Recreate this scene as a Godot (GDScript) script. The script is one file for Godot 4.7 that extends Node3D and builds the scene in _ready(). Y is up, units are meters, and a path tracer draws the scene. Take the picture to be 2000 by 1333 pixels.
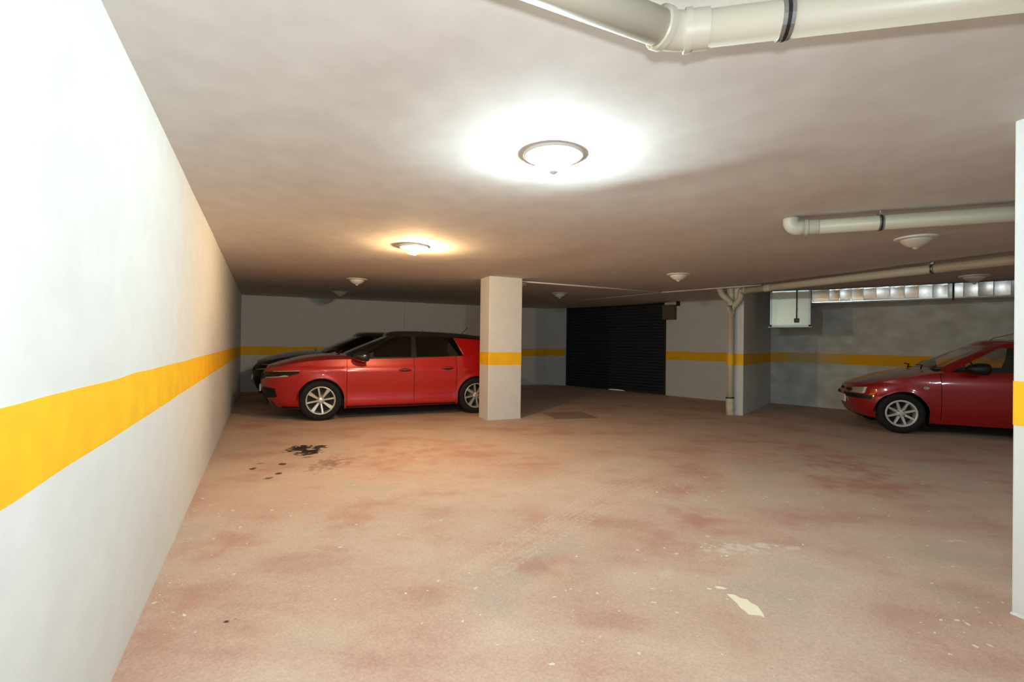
extends Node3D
# Underground car park. Plan coordinates are written (X to the right, Z away from the camera), metres; v3() turns them into Godot's axes.

const H := 2.292                 # ceiling height
const CAM_H := 1.233
const FOCAL := 942.0             # pixels, for a 2000 x 1333 frame
const PITCH := 0.00505
const ROLL := 0.01295
const STRIPE_LOW := 0.883
const STRIPE_HIGH := 1.088

# plan of the room
const PA := Vector2(-6.42, 11.42)      # far corner of the left wall
const PB := Vector2(1.057, 14.625)     # end of the back wall
const PDL := Vector2(1.599, 14.36)     # shutter
const PDR := Vector2(3.818, 11.946)
const PE := Vector2(5.206, 10.437)     # wall beside the shutter meets the spur wall
const PQ := Vector2(4.128, 8.597)      # nose of the spur wall
const PQL := Vector2(3.906, 8.767)
const PC := Vector2(5.701, 10.62)      # start of the right-hand wall
const PR := Vector2(10.80, 5.08)
const PS := Vector2(10.80, -2.5)
const PN := Vector2(0.763, -2.5)       # near end of the left wall

var M := {}
var used := {}

func _ready():
	# ---------------------------------------------------------------- camera, sky, lights, exposure
	var cam := Camera3D.new()
	cam.name = "camera"
	cam.fov = rad_to_deg(2.0 * atan(666.5 / FOCAL))
	cam.position = Vector3(0, CAM_H, 0)
	cam.rotation = Vector3(PITCH, 0, ROLL)
	cam.near = 0.02
	add_child(cam)
	cam.current = true
	var env := Environment.new()
	var sky := Sky.new()
	var sm := ProceduralSkyMaterial.new()
	sm.sky_top_color = Color(0.55, 0.68, 0.85)
	sm.sky_horizon_color = Color(0.8, 0.85, 0.9)
	sm.ground_bottom_color = Color(0.4, 0.38, 0.35)
	sm.ground_horizon_color = Color(0.7, 0.7, 0.7)
	sky.sky_material = sm
	env.background_mode = Environment.BG_SKY
	env.sky = sky
	env.background_energy_multiplier = 2.0
	env.tonemap_mode = Environment.TONE_MAPPER_LINEAR
	env.tonemap_exposure = 1.08
	env.sdfgi_enabled = true
	env.ssao_enabled = true
	env.ssil_enabled = true
	var we := WorldEnvironment.new()
	we.name = "world_environment"
	we.environment = env
	add_child(we)
	# the photographer's flash, on top of the camera: it throws the pipe's shadow onto the ceiling
	var flash := SpotLight3D.new()
	flash.name = "camera_flash"
	flash.position = Vector3(0.02, CAM_H + 0.2, 0.0)
	flash.rotation_degrees = Vector3(2, 0, 0)
	flash.spot_angle = 75.0
	flash.spot_angle_attenuation = 0.6
	flash.light_color = Color(0.94, 0.97, 1.0)
	flash.light_energy = FLASH_ENERGY
	flash.light_size = 0.035
	flash.spot_range = 40.0
	flash.spot_attenuation = 2.0
	flash.shadow_enabled = true
	add_child(flash)

	make_materials()
	print("materials")
	build_setting()
	print("setting")
	build_pillars()
	build_lamps()
	build_pipes()
	build_duct()
	build_small_things()
	print("fittings")
	build_cars()
	print("cars")

const FLASH_ENERGY := 3.2
const LAMP_ENERGY := 3.7
const BAY_ENERGY := 1.5
const WARM_ENERGY := 3.3
const COOL_GLOW := 6.0
const WARM_GLOW := 3.0

# ==================================================================== pixels to places
func ray(px: float, py: float) -> Vector3:        # direction (X, Y, Z) with Z the depth, in plan axes
	var u := (px - 1000.0) / FOCAL
	var w := (py - 666.5) / FOCAL
	var uu := u * cos(ROLL) + w * sin(ROLL)
	var ww := -u * sin(ROLL) + w * cos(ROLL)
	var y := -ww
	return Vector3(uu, y * cos(PITCH) + sin(PITCH), cos(PITCH) - y * sin(PITCH))

func on_level(px: float, py: float, level: float) -> Vector3:
	var d := ray(px, py)
	var t := (level - CAM_H) / d.y
	return Vector3(d.x * t, level, d.z * t)

func on_line(px: float, py: float, a: Vector2, b: Vector2) -> Vector3:   # where that ray meets the upright plane over a-b
	var d := ray(px, py)
	var e := b - a
	var n := Vector2(-e.y, e.x)
	var t := n.dot(a) / n.dot(Vector2(d.x, d.z))
	return Vector3(d.x * t, CAM_H + d.y * t, d.z * t)

func g(p: Vector3) -> Vector3:      # plan (X, Y, depth) -> Godot
	return Vector3(p.x, p.y, -p.z)

func v3(p: Vector2, y: float) -> Vector3:
	return Vector3(p.x, y, -p.y)

# ==================================================================== nodes
func numbered(called: String) -> String:
	if not used.has(called):
		used[called] = 0
		return called
	used[called] += 1
	return "%s_%03d" % [called, used[called]]

func thing(called: String, label: String, category: String, at := Vector3.ZERO, turn := 0.0, group := "") -> Node3D:
	var o := Node3D.new()
	o.name = numbered(called)
	add_child(o)
	o.position = at
	o.rotation.y = turn
	tag(o, label, category, group)
	return o

func tag(o: Node, label: String, category: String, group := "") -> void:
	o.set_meta("label", label)
	o.set_meta("category", category)
	if group != "":
		o.set_meta("group", group)

func obj(called: String, st: SurfaceTool, m: Material, parent: Node = null) -> MeshInstance3D:
	st.generate_normals()
	var o := MeshInstance3D.new()
	o.mesh = st.commit()
	o.material_override = m
	o.cast_shadow = GeometryInstance3D.SHADOW_CASTING_SETTING_ON
	if parent == null:
		o.name = numbered(called)
		add_child(o)
	else:
		o.name = called
		parent.add_child(o, true)
	return o

func struct(called: String, st: SurfaceTool, m: Material, label: String, category: String) -> MeshInstance3D:
	var o := obj(called, st, m)
	o.set_meta("kind", "structure")
	tag(o, label, category)
	return o

func same(called: String, mesh: Mesh, m: Material, parent: Node, tr := Transform3D()) -> MeshInstance3D:
	var o := MeshInstance3D.new()
	o.mesh = mesh
	o.material_override = m
	o.name = called
	o.transform = tr
	parent.add_child(o, true)
	return o

# ==================================================================== shapes
func mb(smooth := false) -> SurfaceTool:
	var st := SurfaceTool.new()
	st.begin(Mesh.PRIMITIVE_TRIANGLES)
	st.set_smooth_group(0 if smooth else -1)
	return st

func tri(st: SurfaceTool, a: Vector3, b: Vector3, c: Vector3) -> void:   # counter-clockwise from outside
	st.add_vertex(a); st.add_vertex(c); st.add_vertex(b)

func quad(st: SurfaceTool, a: Vector3, b: Vector3, c: Vector3, d: Vector3) -> void:
	if not a.is_equal_approx(b) and not b.is_equal_approx(c) and not a.is_equal_approx(c):
		tri(st, a, b, c)
	if not a.is_equal_approx(d) and not d.is_equal_approx(c) and not a.is_equal_approx(c):
		tri(st, a, c, d)

func box(st: SurfaceTool, lo: Vector3, hi: Vector3, tr := Transform3D()) -> void:
	var p := []
	for i in 8:
		p.append(tr * Vector3(hi.x if i & 1 else lo.x, hi.y if i & 2 else lo.y, hi.z if i & 4 else lo.z))
	for f in [[0, 2, 3, 1], [4, 5, 7, 6], [0, 1, 5, 4], [2, 6, 7, 3], [0, 4, 6, 2], [1, 3, 7, 5]]:
		quad(st, p[f[0]], p[f[1]], p[f[2]], p[f[3]])

func soft_box(st: SurfaceTool, lo: Vector3, hi: Vector3, r: float, tr := Transform3D()) -> void:   # chamfered box
	var c := (lo + hi) / 2.0
	var e := (hi - lo) / 2.0
	r = min(r, min(e.x, min(e.y, e.z)) * 0.95)
	var pt := func(sx, sy, sz, ax):
		var q := Vector3(e.x if ax == 0 else e.x - r, e.y if ax == 1 else e.y - r, e.z if ax == 2 else e.z - r)
		return tr * (c + Vector3(sx * q.x, sy * q.y, sz * q.z))
	for s in [-1, 1]:
		var f0 := [pt.call(s, -1, -1, 0), pt.call(s, 1, -1, 0), pt.call(s, 1, 1, 0), pt.call(s, -1, 1, 0)]
		var f1 := [pt.call(-1, s, -1, 1), pt.call(-1, s, 1, 1), pt.call(1, s, 1, 1), pt.call(1, s, -1, 1)]
		var f2 := [pt.call(-1, -1, s, 2), pt.call(1, -1, s, 2), pt.call(1, 1, s, 2), pt.call(-1, 1, s, 2)]
		for f in [f0, f1, f2]:
			if s > 0:
				quad(st, f[0], f[1], f[2], f[3])
			else:
				quad(st, f[3], f[2], f[1], f[0])
	for a in [-1, 1]:
		for b in [-1, 1]:
			var k: int = a * b
			flip_quad(st, k > 0, pt.call(a, b, -1, 0), pt.call(a, b, -1, 1), pt.call(a, b, 1, 1), pt.call(a, b, 1, 0))
			flip_quad(st, k > 0, pt.call(-1, a, b, 1), pt.call(-1, a, b, 2), pt.call(1, a, b, 2), pt.call(1, a, b, 1))
			flip_quad(st, k > 0, pt.call(b, -1, a, 2), pt.call(b, -1, a, 0), pt.call(b, 1, a, 0), pt.call(b, 1, a, 2))
	for a in [-1, 1]:
		for b in [-1, 1]:
			for d in [-1, 1]:
				if a * b * d > 0:
					tri(st, pt.call(a, b, d, 0), pt.call(a, b, d, 1), pt.call(a, b, d, 2))
				else:
					tri(st, pt.call(a, b, d, 0), pt.call(a, b, d, 2), pt.call(a, b, d, 1))

func flip_quad(st: SurfaceTool, flip: bool, a: Vector3, b: Vector3, c: Vector3, d: Vector3) -> void:
	if flip:
		quad(st, d, c, b, a)
	else:
		quad(st, a, b, c, d)

func prism(st: SurfaceTool, plan: PackedVector2Array, y0: float, y1: float) -> void:   # plan points in (X, depth), any order of turning
	if Geometry2D.is_polygon_clockwise(plan):
		plan = plan.duplicate()
		plan.reverse()
	var n := plan.size()
	for i in n:
		var a := plan[i]
		var b := plan[(i + 1) % n]
		quad(st, v3(a, y0), v3(b, y0), v3(b, y1), v3(a, y1))
	var ix := Geometry2D.triangulate_polygon(plan)
	for k in range(0, ix.size(), 3):
		var p := plan[ix[k]]
		var q := plan[ix[k + 1]]
		var r := plan[ix[k + 2]]
		if (q - p).cross(r - p) < 0:
			var s := q
			q = r
			r = s
		tri(st, v3(p, y1), v3(q, y1), v3(r, y1))
		tri(st, v3(p, y0), v3(r, y0), v3(q, y0))

func lathe(st: SurfaceTool, profile: PackedVector2Array, sides: int, tr := Transform3D(), closed := false) -> void:   # profile (radius, height) about local y
	for k in sides:
		var a0 := TAU * k / sides
		var a1 := TAU * (k + 1) / sides
		for i in range(profile.size() - (0 if closed else 1)):
			var p := profile[i]
			var q := profile[(i + 1) % profile.size()]
			var a := tr * Vector3(p.x * cos(a0), p.y, p.x * sin(a0))
			var b := tr * Vector3(p.x * cos(a1), p.y, p.x * sin(a1))
			var c := tr * Vector3(q.x * cos(a1), q.y, q.x * sin(a1))
			var d := tr * Vector3(q.x * cos(a0), q.y, q.x * sin(a0))
			quad(st, a, d, c, b)

func tube(st: SurfaceTool, path: PackedVector3Array, radius: float, sides := 16, caps := true) -> void:
	var rings := []
	var n := path.size()
	var up := Vector3.UP
	for i in n:
		var d := (path[min(i + 1, n - 1)] - path[max(i - 1, 0)]).normalized()
		if abs(d.dot(up)) > 0.95:
			up = Vector3(1, 0, 0.3).normalized()
		var s := d.cross(up).normalized()
		up = s.cross(d).normalized()
		var ring := PackedVector3Array()
		for k in sides:
			var a := TAU * k / sides
			ring.append(path[i] + (s * cos(a) + up * sin(a)) * radius)
		rings.append(ring)
	for i in n - 1:
		for k in sides:
			var k1 := (k + 1) % sides
			quad(st, rings[i][k], rings[i][k1], rings[i + 1][k1], rings[i + 1][k])
	if caps:
		for k in sides:
			var k1 := (k + 1) % sides
			tri(st, path[0], rings[0][k1], rings[0][k])
			tri(st, path[n - 1], rings[n - 1][k], rings[n - 1][k1])

func bend(a: Vector3, b: Vector3, c: Vector3, r: float, steps := 8) -> PackedVector3Array:   # rounded corner at b
	var p := PackedVector3Array()
	var u := b + (a - b).normalized() * r
	var w := b + (c - b).normalized() * r
	for i in steps + 1:
		var t := float(i) / steps
		p.append(u.lerp(b, t).lerp(b.lerp(w, t), t))
	return p

# ==================================================================== materials
func plain(c: Color, rough := 0.8, metal := 0.0) -> StandardMaterial3D:
	var m := StandardMaterial3D.new()
	m.albedo_color = c
	m.roughness = rough
	m.metallic = metal
	return m

func noise(sd: int, freq: float, oct := 4) -> FastNoiseLite:
	var n := FastNoiseLite.new()
	n.seed = sd
	n.noise_type = FastNoiseLite.TYPE_SIMPLEX_SMOOTH
	n.frequency = freq
	n.fractal_octaves = oct
	return n

func mottled(size: int, sd: int, freq: float, low: Color, high: Color, oct := 5) -> ImageTexture:
	var im := noise(sd, freq, oct).get_seamless_image(size, size)
	im.convert(Image.FORMAT_L8)
	var src := im.get_data()
	var out := PackedByteArray()
	out.resize(size * size * 3)
	for i in size * size:
		var c := low.lerp(high, src[i] / 255.0)
		out[i * 3] = int(c.r * 255)
		out[i * 3 + 1] = int(c.g * 255)
		out[i * 3 + 2] = int(c.b * 255)
	return ImageTexture.create_from_image(Image.create_from_data(size, size, false, Image.FORMAT_RGB8, out))

func bumps(size: int, sd: int, freq: float, strength: float, oct := 4) -> ImageTexture:
	var im := noise(sd, freq, oct).get_seamless_image(size, size)
	im.convert(Image.FORMAT_RGBA8)
	im.bump_map_to_normal_map(strength)
	return ImageTexture.create_from_image(im)

func make_materials() -> void:
	var plaster := plain(Color(1, 1, 1), 0.92)
	plaster.albedo_texture = mottled(512, 11, 0.012, Color(0.815, 0.825, 0.815), Color(0.855, 0.86, 0.85))
	plaster.normal_enabled = true
	plaster.normal_texture = bumps(512, 12, 0.05, 5.0)
	plaster.normal_scale = 0.07
	plaster.uv1_triplanar = true
	plaster.uv1_world_triplanar = true
	plaster.uv1_scale = Vector3(0.7, 0.7, 0.7)
	M.plaster = plaster
	var grimy := plaster.duplicate() as StandardMaterial3D
	grimy.albedo_texture = mottled(512, 13, 0.014, Color(0.66, 0.655, 0.61), Color(0.90, 0.91, 0.89), 5)
	grimy.uv1_scale = Vector3(0.35, 0.35, 0.35)
	M.grimy = grimy
	var ceil := plaster.duplicate() as StandardMaterial3D
	ceil.albedo_texture = mottled(512, 21, 0.01, Color(0.81, 0.785, 0.76), Color(0.85, 0.83, 0.805))
	ceil.normal_enabled = false
	M.ceiling = ceil
	var yellow := plain(Color(1, 1, 1), 0.7)
	yellow.albedo_texture = mottled(256, 31, 0.02, Color(0.93, 0.70, 0.015), Color(0.99, 0.77, 0.02))
	yellow.uv1_triplanar = true
	yellow.uv1_world_triplanar = true
	M.yellow = yellow
	var faded := plain(Color(1, 1, 1), 0.8)
	faded.vertex_color_use_as_albedo = true
	M.faded_yellow = faded
	M.pvc = plain(Color(0.74, 0.72, 0.65), 0.42)
	var dirty := plain(Color(1, 1, 1), 0.5)
	dirty.albedo_texture = mottled(256, 41, 0.03, Color(0.72, 0.70, 0.60), Color(0.90, 0.88, 0.80))
	dirty.uv1_triplanar = true
	dirty.uv1_world_triplanar = true
	M.old_pvc = dirty
	M.aged_pvc = plain(Color(0.68, 0.66, 0.59), 0.45)
	M.cable_white = plain(Color(0.86, 0.84, 0.80), 0.5)
	var galv := plain(Color(1, 1, 1), 0.28, 0.95)
	galv.albedo_texture = mottled(256, 51, 0.06, Color(0.78, 0.81, 0.80), Color(0.95, 0.96, 0.95), 3)
	galv.uv1_triplanar = true
	galv.uv1_world_triplanar = true
	galv.uv1_scale = Vector3(2.5, 2.5, 2.5)
	M.galvanised = galv
	M.zinc = plain(Color(0.62, 0.63, 0.62), 0.4, 0.9)
	M.black_plastic = plain(Color(0.035, 0.036, 0.038), 0.55)
	M.dark_rubber = plain(Color(0.045, 0.044, 0.043), 0.8)
	M.shutter = plain(Color(0.165, 0.18, 0.205), 0.55, 0.0)
	var sheet := galv.duplicate() as StandardMaterial3D
	sheet.roughness = 0.42
	sheet.albedo_color = Color(0.84, 0.83, 0.76)
	M.sheet = sheet
	M.motor = plain(Color(0.36, 0.34, 0.25), 0.6)
	M.enamel = plain(Color(0.86, 0.86, 0.84), 0.35)
	var glass := plain(Color(0.88, 0.88, 0.84), 0.25)
	M.lamp_glass = glass
	M.lamp_cool = lamp_glow(Color(0.95, 1.0, 0.965), COOL_GLOW)
	M.lamp_warm = lamp_glow(Color(1.0, 0.80, 0.45), WARM_GLOW)
	M.floor = floor_material()
	M.asphalt = plain(Color(0.5, 0.48, 0.45), 0.9)
	M.hatch = plain(Color(0.60, 0.50, 0.43), 0.8)
	M.hatch_frame = plain(Color(0.70, 0.64, 0.58), 0.6)
	M.chips = plain(Color(0.86, 0.82, 0.74), 0.9)
	M.bare_patch = plain(Color(0.93, 0.89, 0.79), 0.9)

func lamp_glow(c: Color, e: float) -> StandardMaterial3D:
	var m := plain(Color(0.9, 0.9, 0.88), 0.3)
	m.emission_enabled = true
	m.emission = c
	m.emission_energy_multiplier = e
	return m

const FX0 := -5.0     # the floor texture covers this square of the plan
const FZ0 := 0.6
const FSIZE := 13.0
const FPIX := 1536
var fdata: PackedFloat32Array

func floor_blob(px: float, py: float, rx: float, ry: float, c: Color, strength: float, edge: FastNoiseLite, ragged := 0.5, turn := 0.0, soft := 0.15) -> void:
	# a stain at the place the photograph shows it; rx, ry are its half extents there in pixels
	var p := on_level(px, py, 0.0)
	rx *= p.z / FOCAL
	ry = (on_level(px, py - ry, 0.0).z - on_level(px, py + ry, 0.0).z) / 2.0
	var k := FPIX / FSIZE
	var cx := (p.x - FX0) * k
	var cy := (p.z - FZ0) * k
	var reach: float = max(rx, ry) * (1.0 + ragged) * k + 2
	for y in range(max(0, int(cy - reach)), min(FPIX, int(cy + reach))):
		for x in range(max(0, int(cx - reach)), min(FPIX, int(cx + reach))):
			var dx := (x - cx) / k
			var dz := (y - cy) / k
			var ex := (dx * cos(turn) + dz * sin(turn)) / rx
			var ez := (-dx * sin(turn) + dz * cos(turn)) / ry
			var d := sqrt(ex * ex + ez * ez) + edge.get_noise_2d(x, y) * ragged * 1.6
			if d < 1.0:
				var a: float = smoothstep(1.0, soft, d) * strength
				var i := (y * FPIX + x) * 3
				fdata[i] = lerpf(fdata[i], c.r, a)
				fdata[i + 1] = lerpf(fdata[i + 1], c.g, a)
				fdata[i + 2] = lerpf(fdata[i + 2], c.b, a)

func floor_track(points: Array, width: float, c: Color, strength: float, grain: FastNoiseLite) -> void:   # a wheel track along pixels of the photograph
	var k := FPIX / FSIZE
	var last := Vector2.INF
	for i in points.size() - 1:
		var a := on_level(points[i][0], points[i][1], 0.0)
		var b := on_level(points[i + 1][0], points[i + 1][1], 0.0)
		var steps := int(Vector2(a.x - b.x, a.z - b.z).length() * k)
		for s in steps:
			var q := a.lerp(b, float(s) / steps)
			var cx := int((q.x - FX0) * k)
			var cy := int((q.z - FZ0) * k)
			var w := int(width * k / 2) + 1
			for y in range(cy - w, cy + w + 1):
				if y < 0 or y >= FPIX or cx < 0 or cx >= FPIX:
					continue
				var al: float = clampf(grain.get_noise_2d(cx * 2.0, y * 2.0) * 1.5 + 0.35, 0.0, 1.0) * strength
				var j := (y * FPIX + cx) * 3
				fdata[j] = lerpf(fdata[j], c.r, al)
				fdata[j + 1] = lerpf(fdata[j + 1], c.g, al)
				fdata[j + 2] = lerpf(fdata[j + 2], c.b, al)

func floor_material() -> StandardMaterial3D:
	var dust := Color(0.83, 0.735, 0.655)
	var pink := Color(0.79, 0.655, 0.58)
	var red := Color(0.74, 0.575, 0.51)
	var grey := Color(0.74, 0.69, 0.63)
	var big := noise(101, 0.006, 5).get_image(FPIX, FPIX, false, false, false)
	var mid := noise(102, 0.02, 5).get_image(FPIX / 2, FPIX, false, false, false)
	mid.resize(FPIX, FPIX, Image.INTERPOLATE_CUBIC)
	var fine := noise(103, 0.16, 3).get_image(FPIX, FPIX, false, false, false)
	for im in [big, mid, fine]:
		im.convert(Image.FORMAT_L8)
	var b := big.get_data()
	var m := mid.get_data()
	var f := fine.get_data()
	fdata = PackedFloat32Array()
	fdata.resize(FPIX * FPIX * 3)
	for i in FPIX * FPIX:
		var p := b[i] / 255.0
		var q := m[i] / 255.0
		var c := dust.lerp(pink, clampf((p * 0.7 + q * 0.3 - 0.36) * 3.0, 0.0, 1.0))
		c = c.lerp(red, clampf((p * 0.45 + q * 0.55 - 0.56) * 3.0, 0.0, 0.8))
		c = c.lerp(grey, clampf((0.36 - p) * 4.0, 0.0, 0.6))
		var n := 0.955 + f[i] / 255.0 * 0.07
		fdata[i * 3] = c.r * n
		fdata[i * 3 + 1] = c.g * n
		fdata[i * 3 + 2] = c.b * n
	var edge := noise(104, 0.035, 4)
	var fe := noise(105, 0.09, 3)
	# worn red paint showing through the dust
	for s in [[1640, 905, 90, 35, 0.75], [1700, 952, 95, 24, 0.65], [1620, 945, 60, 16, 0.5], [1360, 1010, 55, 42, 0.65], [1050, 915, 60, 25, 0.4], [730, 895, 110, 25, 0.45], [880, 875, 130, 25, 0.4],
			[690, 1010, 60, 42, 0.55], [1060, 1110, 90, 35, 0.55], [1300, 950, 60, 28, 0.4], [1480, 900, 90, 25, 0.35], [440, 1060, 80, 40, 0.5], [350, 1180, 70, 50, 0.45], [300, 1260, 60, 60, 0.4],
			[1040, 1010, 50, 38, 0.45], [1260, 1060, 70, 38, 0.4], [1150, 1290, 160, 45, 0.3], [1900, 1290, 120, 50, 0.35], [1560, 1010, 80, 26, 0.35]]:
		floor_blob(s[0], s[1], s[2] * 1.25, s[3] * 1.2, Color(0.725, 0.50, 0.43), s[4], edge, 0.45, 0.0, -0.35)
	# pale dusty sweeps and grey cement where the paint is gone
	for s in [[950, 960, 180, 48, 0.5], [1150, 930, 120, 38, 0.45], [820, 1080, 150, 50, 0.4], [640, 1230, 180, 65, 0.55], [1000, 1240, 160, 55, 0.5], [1300, 1270, 150, 38, 0.5], [1250, 1120, 120, 45, 0.35]]:
		floor_blob(s[0], s[1], s[2] * 1.2, s[3] * 1.2, Color(0.875, 0.80, 0.71), s[4], edge, 0.45, 0.0, -0.4)
	for s in [[1850, 1090, 110, 50, 0.6], [1890, 1170, 80, 40, 0.45], [600, 1260, 100, 45, 0.3]]:
		floor_blob(s[0], s[1], s[2] * 1.2, s[3] * 1.2, Color(0.72, 0.68, 0.59), s[4], edge, 0.45, 0.0, -0.3)
	for s in [[1440, 1071, 50, 10, 0.8], [1482, 1066, 40, 6, 0.8], [1400, 1077, 25, 6, 0.7], [1540, 1072, 22, 4, 0.7], [1310, 1125, 30, 12, 0.4], [1870, 1058, 30, 3, 0.7]]:
		floor_blob(s[0], s[1], s[2], s[3], Color(0.86, 0.83, 0.75), s[4], fe, 0.9)
	# wheel tracks
	var gr := noise(106, 0.12, 3)
	for t in [[[900, 1110], [960, 1075], [1040, 1030], [1110, 990], [1170, 955], [1260, 915]], [[960, 1115], [1030, 1070], [1120, 1015], [1200, 975], [1290, 935]],
			[[1010, 960], [1100, 925], [1230, 890]]]:
		for o in 4:
			var tt := []
			for p in t:
				tt.append([p[0] + o * 7, p[1] + o * 3])
			floor_track(tt, 0.018, Color(0.89, 0.81, 0.725), 0.38, gr)
	# oil
	for s in [[640, 906, 48, 18, 0.55], [585, 876, 24, 8, 1.0], [603, 883, 25, 7.5, 1.0], [622, 874, 15, 4, 0.8], [600, 893, 20, 3, 0.6], [550, 907, 8, 2.6, 0.85], [507, 906, 7, 2.2, 0.6],
			[492, 916, 7, 2.4, 0.8], [543, 926, 8, 2.6, 0.8], [521, 935, 8, 2.4, 0.75], [440, 1216, 8, 2.5, 1.0], [456, 1211, 5, 1.6, 0.6]]:
		floor_blob(s[0], s[1], s[2], s[3], Color(0.13, 0.10, 0.08) if s[4] > 0.7 else Color(0.42, 0.31, 0.26), s[4], fe, 0.5, 0.0, 0.55 if s[4] > 0.7 else -0.2)
	var out := PackedByteArray()
	out.resize(FPIX * FPIX * 3)
	for i in out.size():
		out[i] = int(clampf(fdata[i], 0.0, 1.0) * 255.0)
	fdata = PackedFloat32Array()
	var mt := plain(Color(1, 1, 1), 0.88)
	mt.albedo_texture = ImageTexture.create_from_image(Image.create_from_data(FPIX, FPIX, false, Image.FORMAT_RGB8, out))
	mt.detail_enabled = true
	mt.detail_blend_mode = BaseMaterial3D.BLEND_MODE_MUL
	mt.detail_uv_layer = BaseMaterial3D.DETAIL_UV_2
	mt.detail_albedo = mottled(1024, 107, 0.09, Color(0.89, 0.88, 0.875), Color(1.0, 1.0, 1.0), 5)
	mt.normal_enabled = true
	mt.normal_texture = bumps(1024, 108, 0.03, 3.0, 5)
	mt.normal_scale = 0.0
	return mt

# ==================================================================== the setting
func wall(called: String, a: Vector2, b: Vector2, label: String, t := 0.2) -> MeshInstance3D:
	# room on the right-hand side when walking from a to b in plan (X right, Z away)
	var d := (b - a).normalized()
	var n := Vector2(-d.y, d.x)
	var st := mb()
	prism(st, PackedVector2Array([a, b, b + n * t, a + n * t]), 0.0, H + 0.035)
	return struct(called, st, M.plaster, label, "wall")

func stripe(parent: Node, a: Vector2, b: Vector2, sd: int, lo := STRIPE_LOW, hi := STRIPE_HIGH, fade = null, lo2 := -1.0, hi2 := -1.0) -> void:
	# a hand-painted band on the room side of a-b
	var d := (b - a).normalized()
	var n := Vector2(d.y, -d.x) * 0.002
	var len := a.distance_to(b)
	var cuts: int = max(2, int(len / 0.12))
	var nz := noise(sd, 0.6, 3)
	var st := mb()
	if lo2 < 0:
		lo2 = lo
		hi2 = hi
	for i in cuts:
		var q := []
		for e in [i, i + 1]:
			var f := float(e) / cuts
			var p := a.lerp(b, f)
			q.append([p, lerpf(lo, lo2, f) + nz.get_noise_2d(f * len * 3.0, 0) * 0.006, lerpf(hi, hi2, f) + nz.get_noise_2d(f * len * 3.0, 50) * 0.006, f * len])
		var col := Color(1, 1, 1)
		if fade != null:
			col = fade.call((q[0][3] + q[1][3]) / 2.0)
		st.set_color(col)
		var p0: Vector2 = q[0][0] + n
		var p1: Vector2 = q[1][0] + n
		quad(st, v3(p1, q[1][1]), v3(p0, q[0][1]), v3(p0, q[0][2]), v3(p1, q[1][2]))
		quad(st, v3(q[0][0], q[0][2]), v3(q[1][0], q[1][2]), v3(p1, q[1][2]), v3(p0, q[0][2]))
		quad(st, v3(p0, q[0][1]), v3(p1, q[1][1]), v3(q[1][0], q[1][1]), v3(q[0][0], q[0][1]))
	var o := obj("yellow_stripe", st, M.faded_yellow if fade != null else M.yellow, parent)
	o.set_meta("label", "hand-painted yellow band on the white wall")

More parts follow.
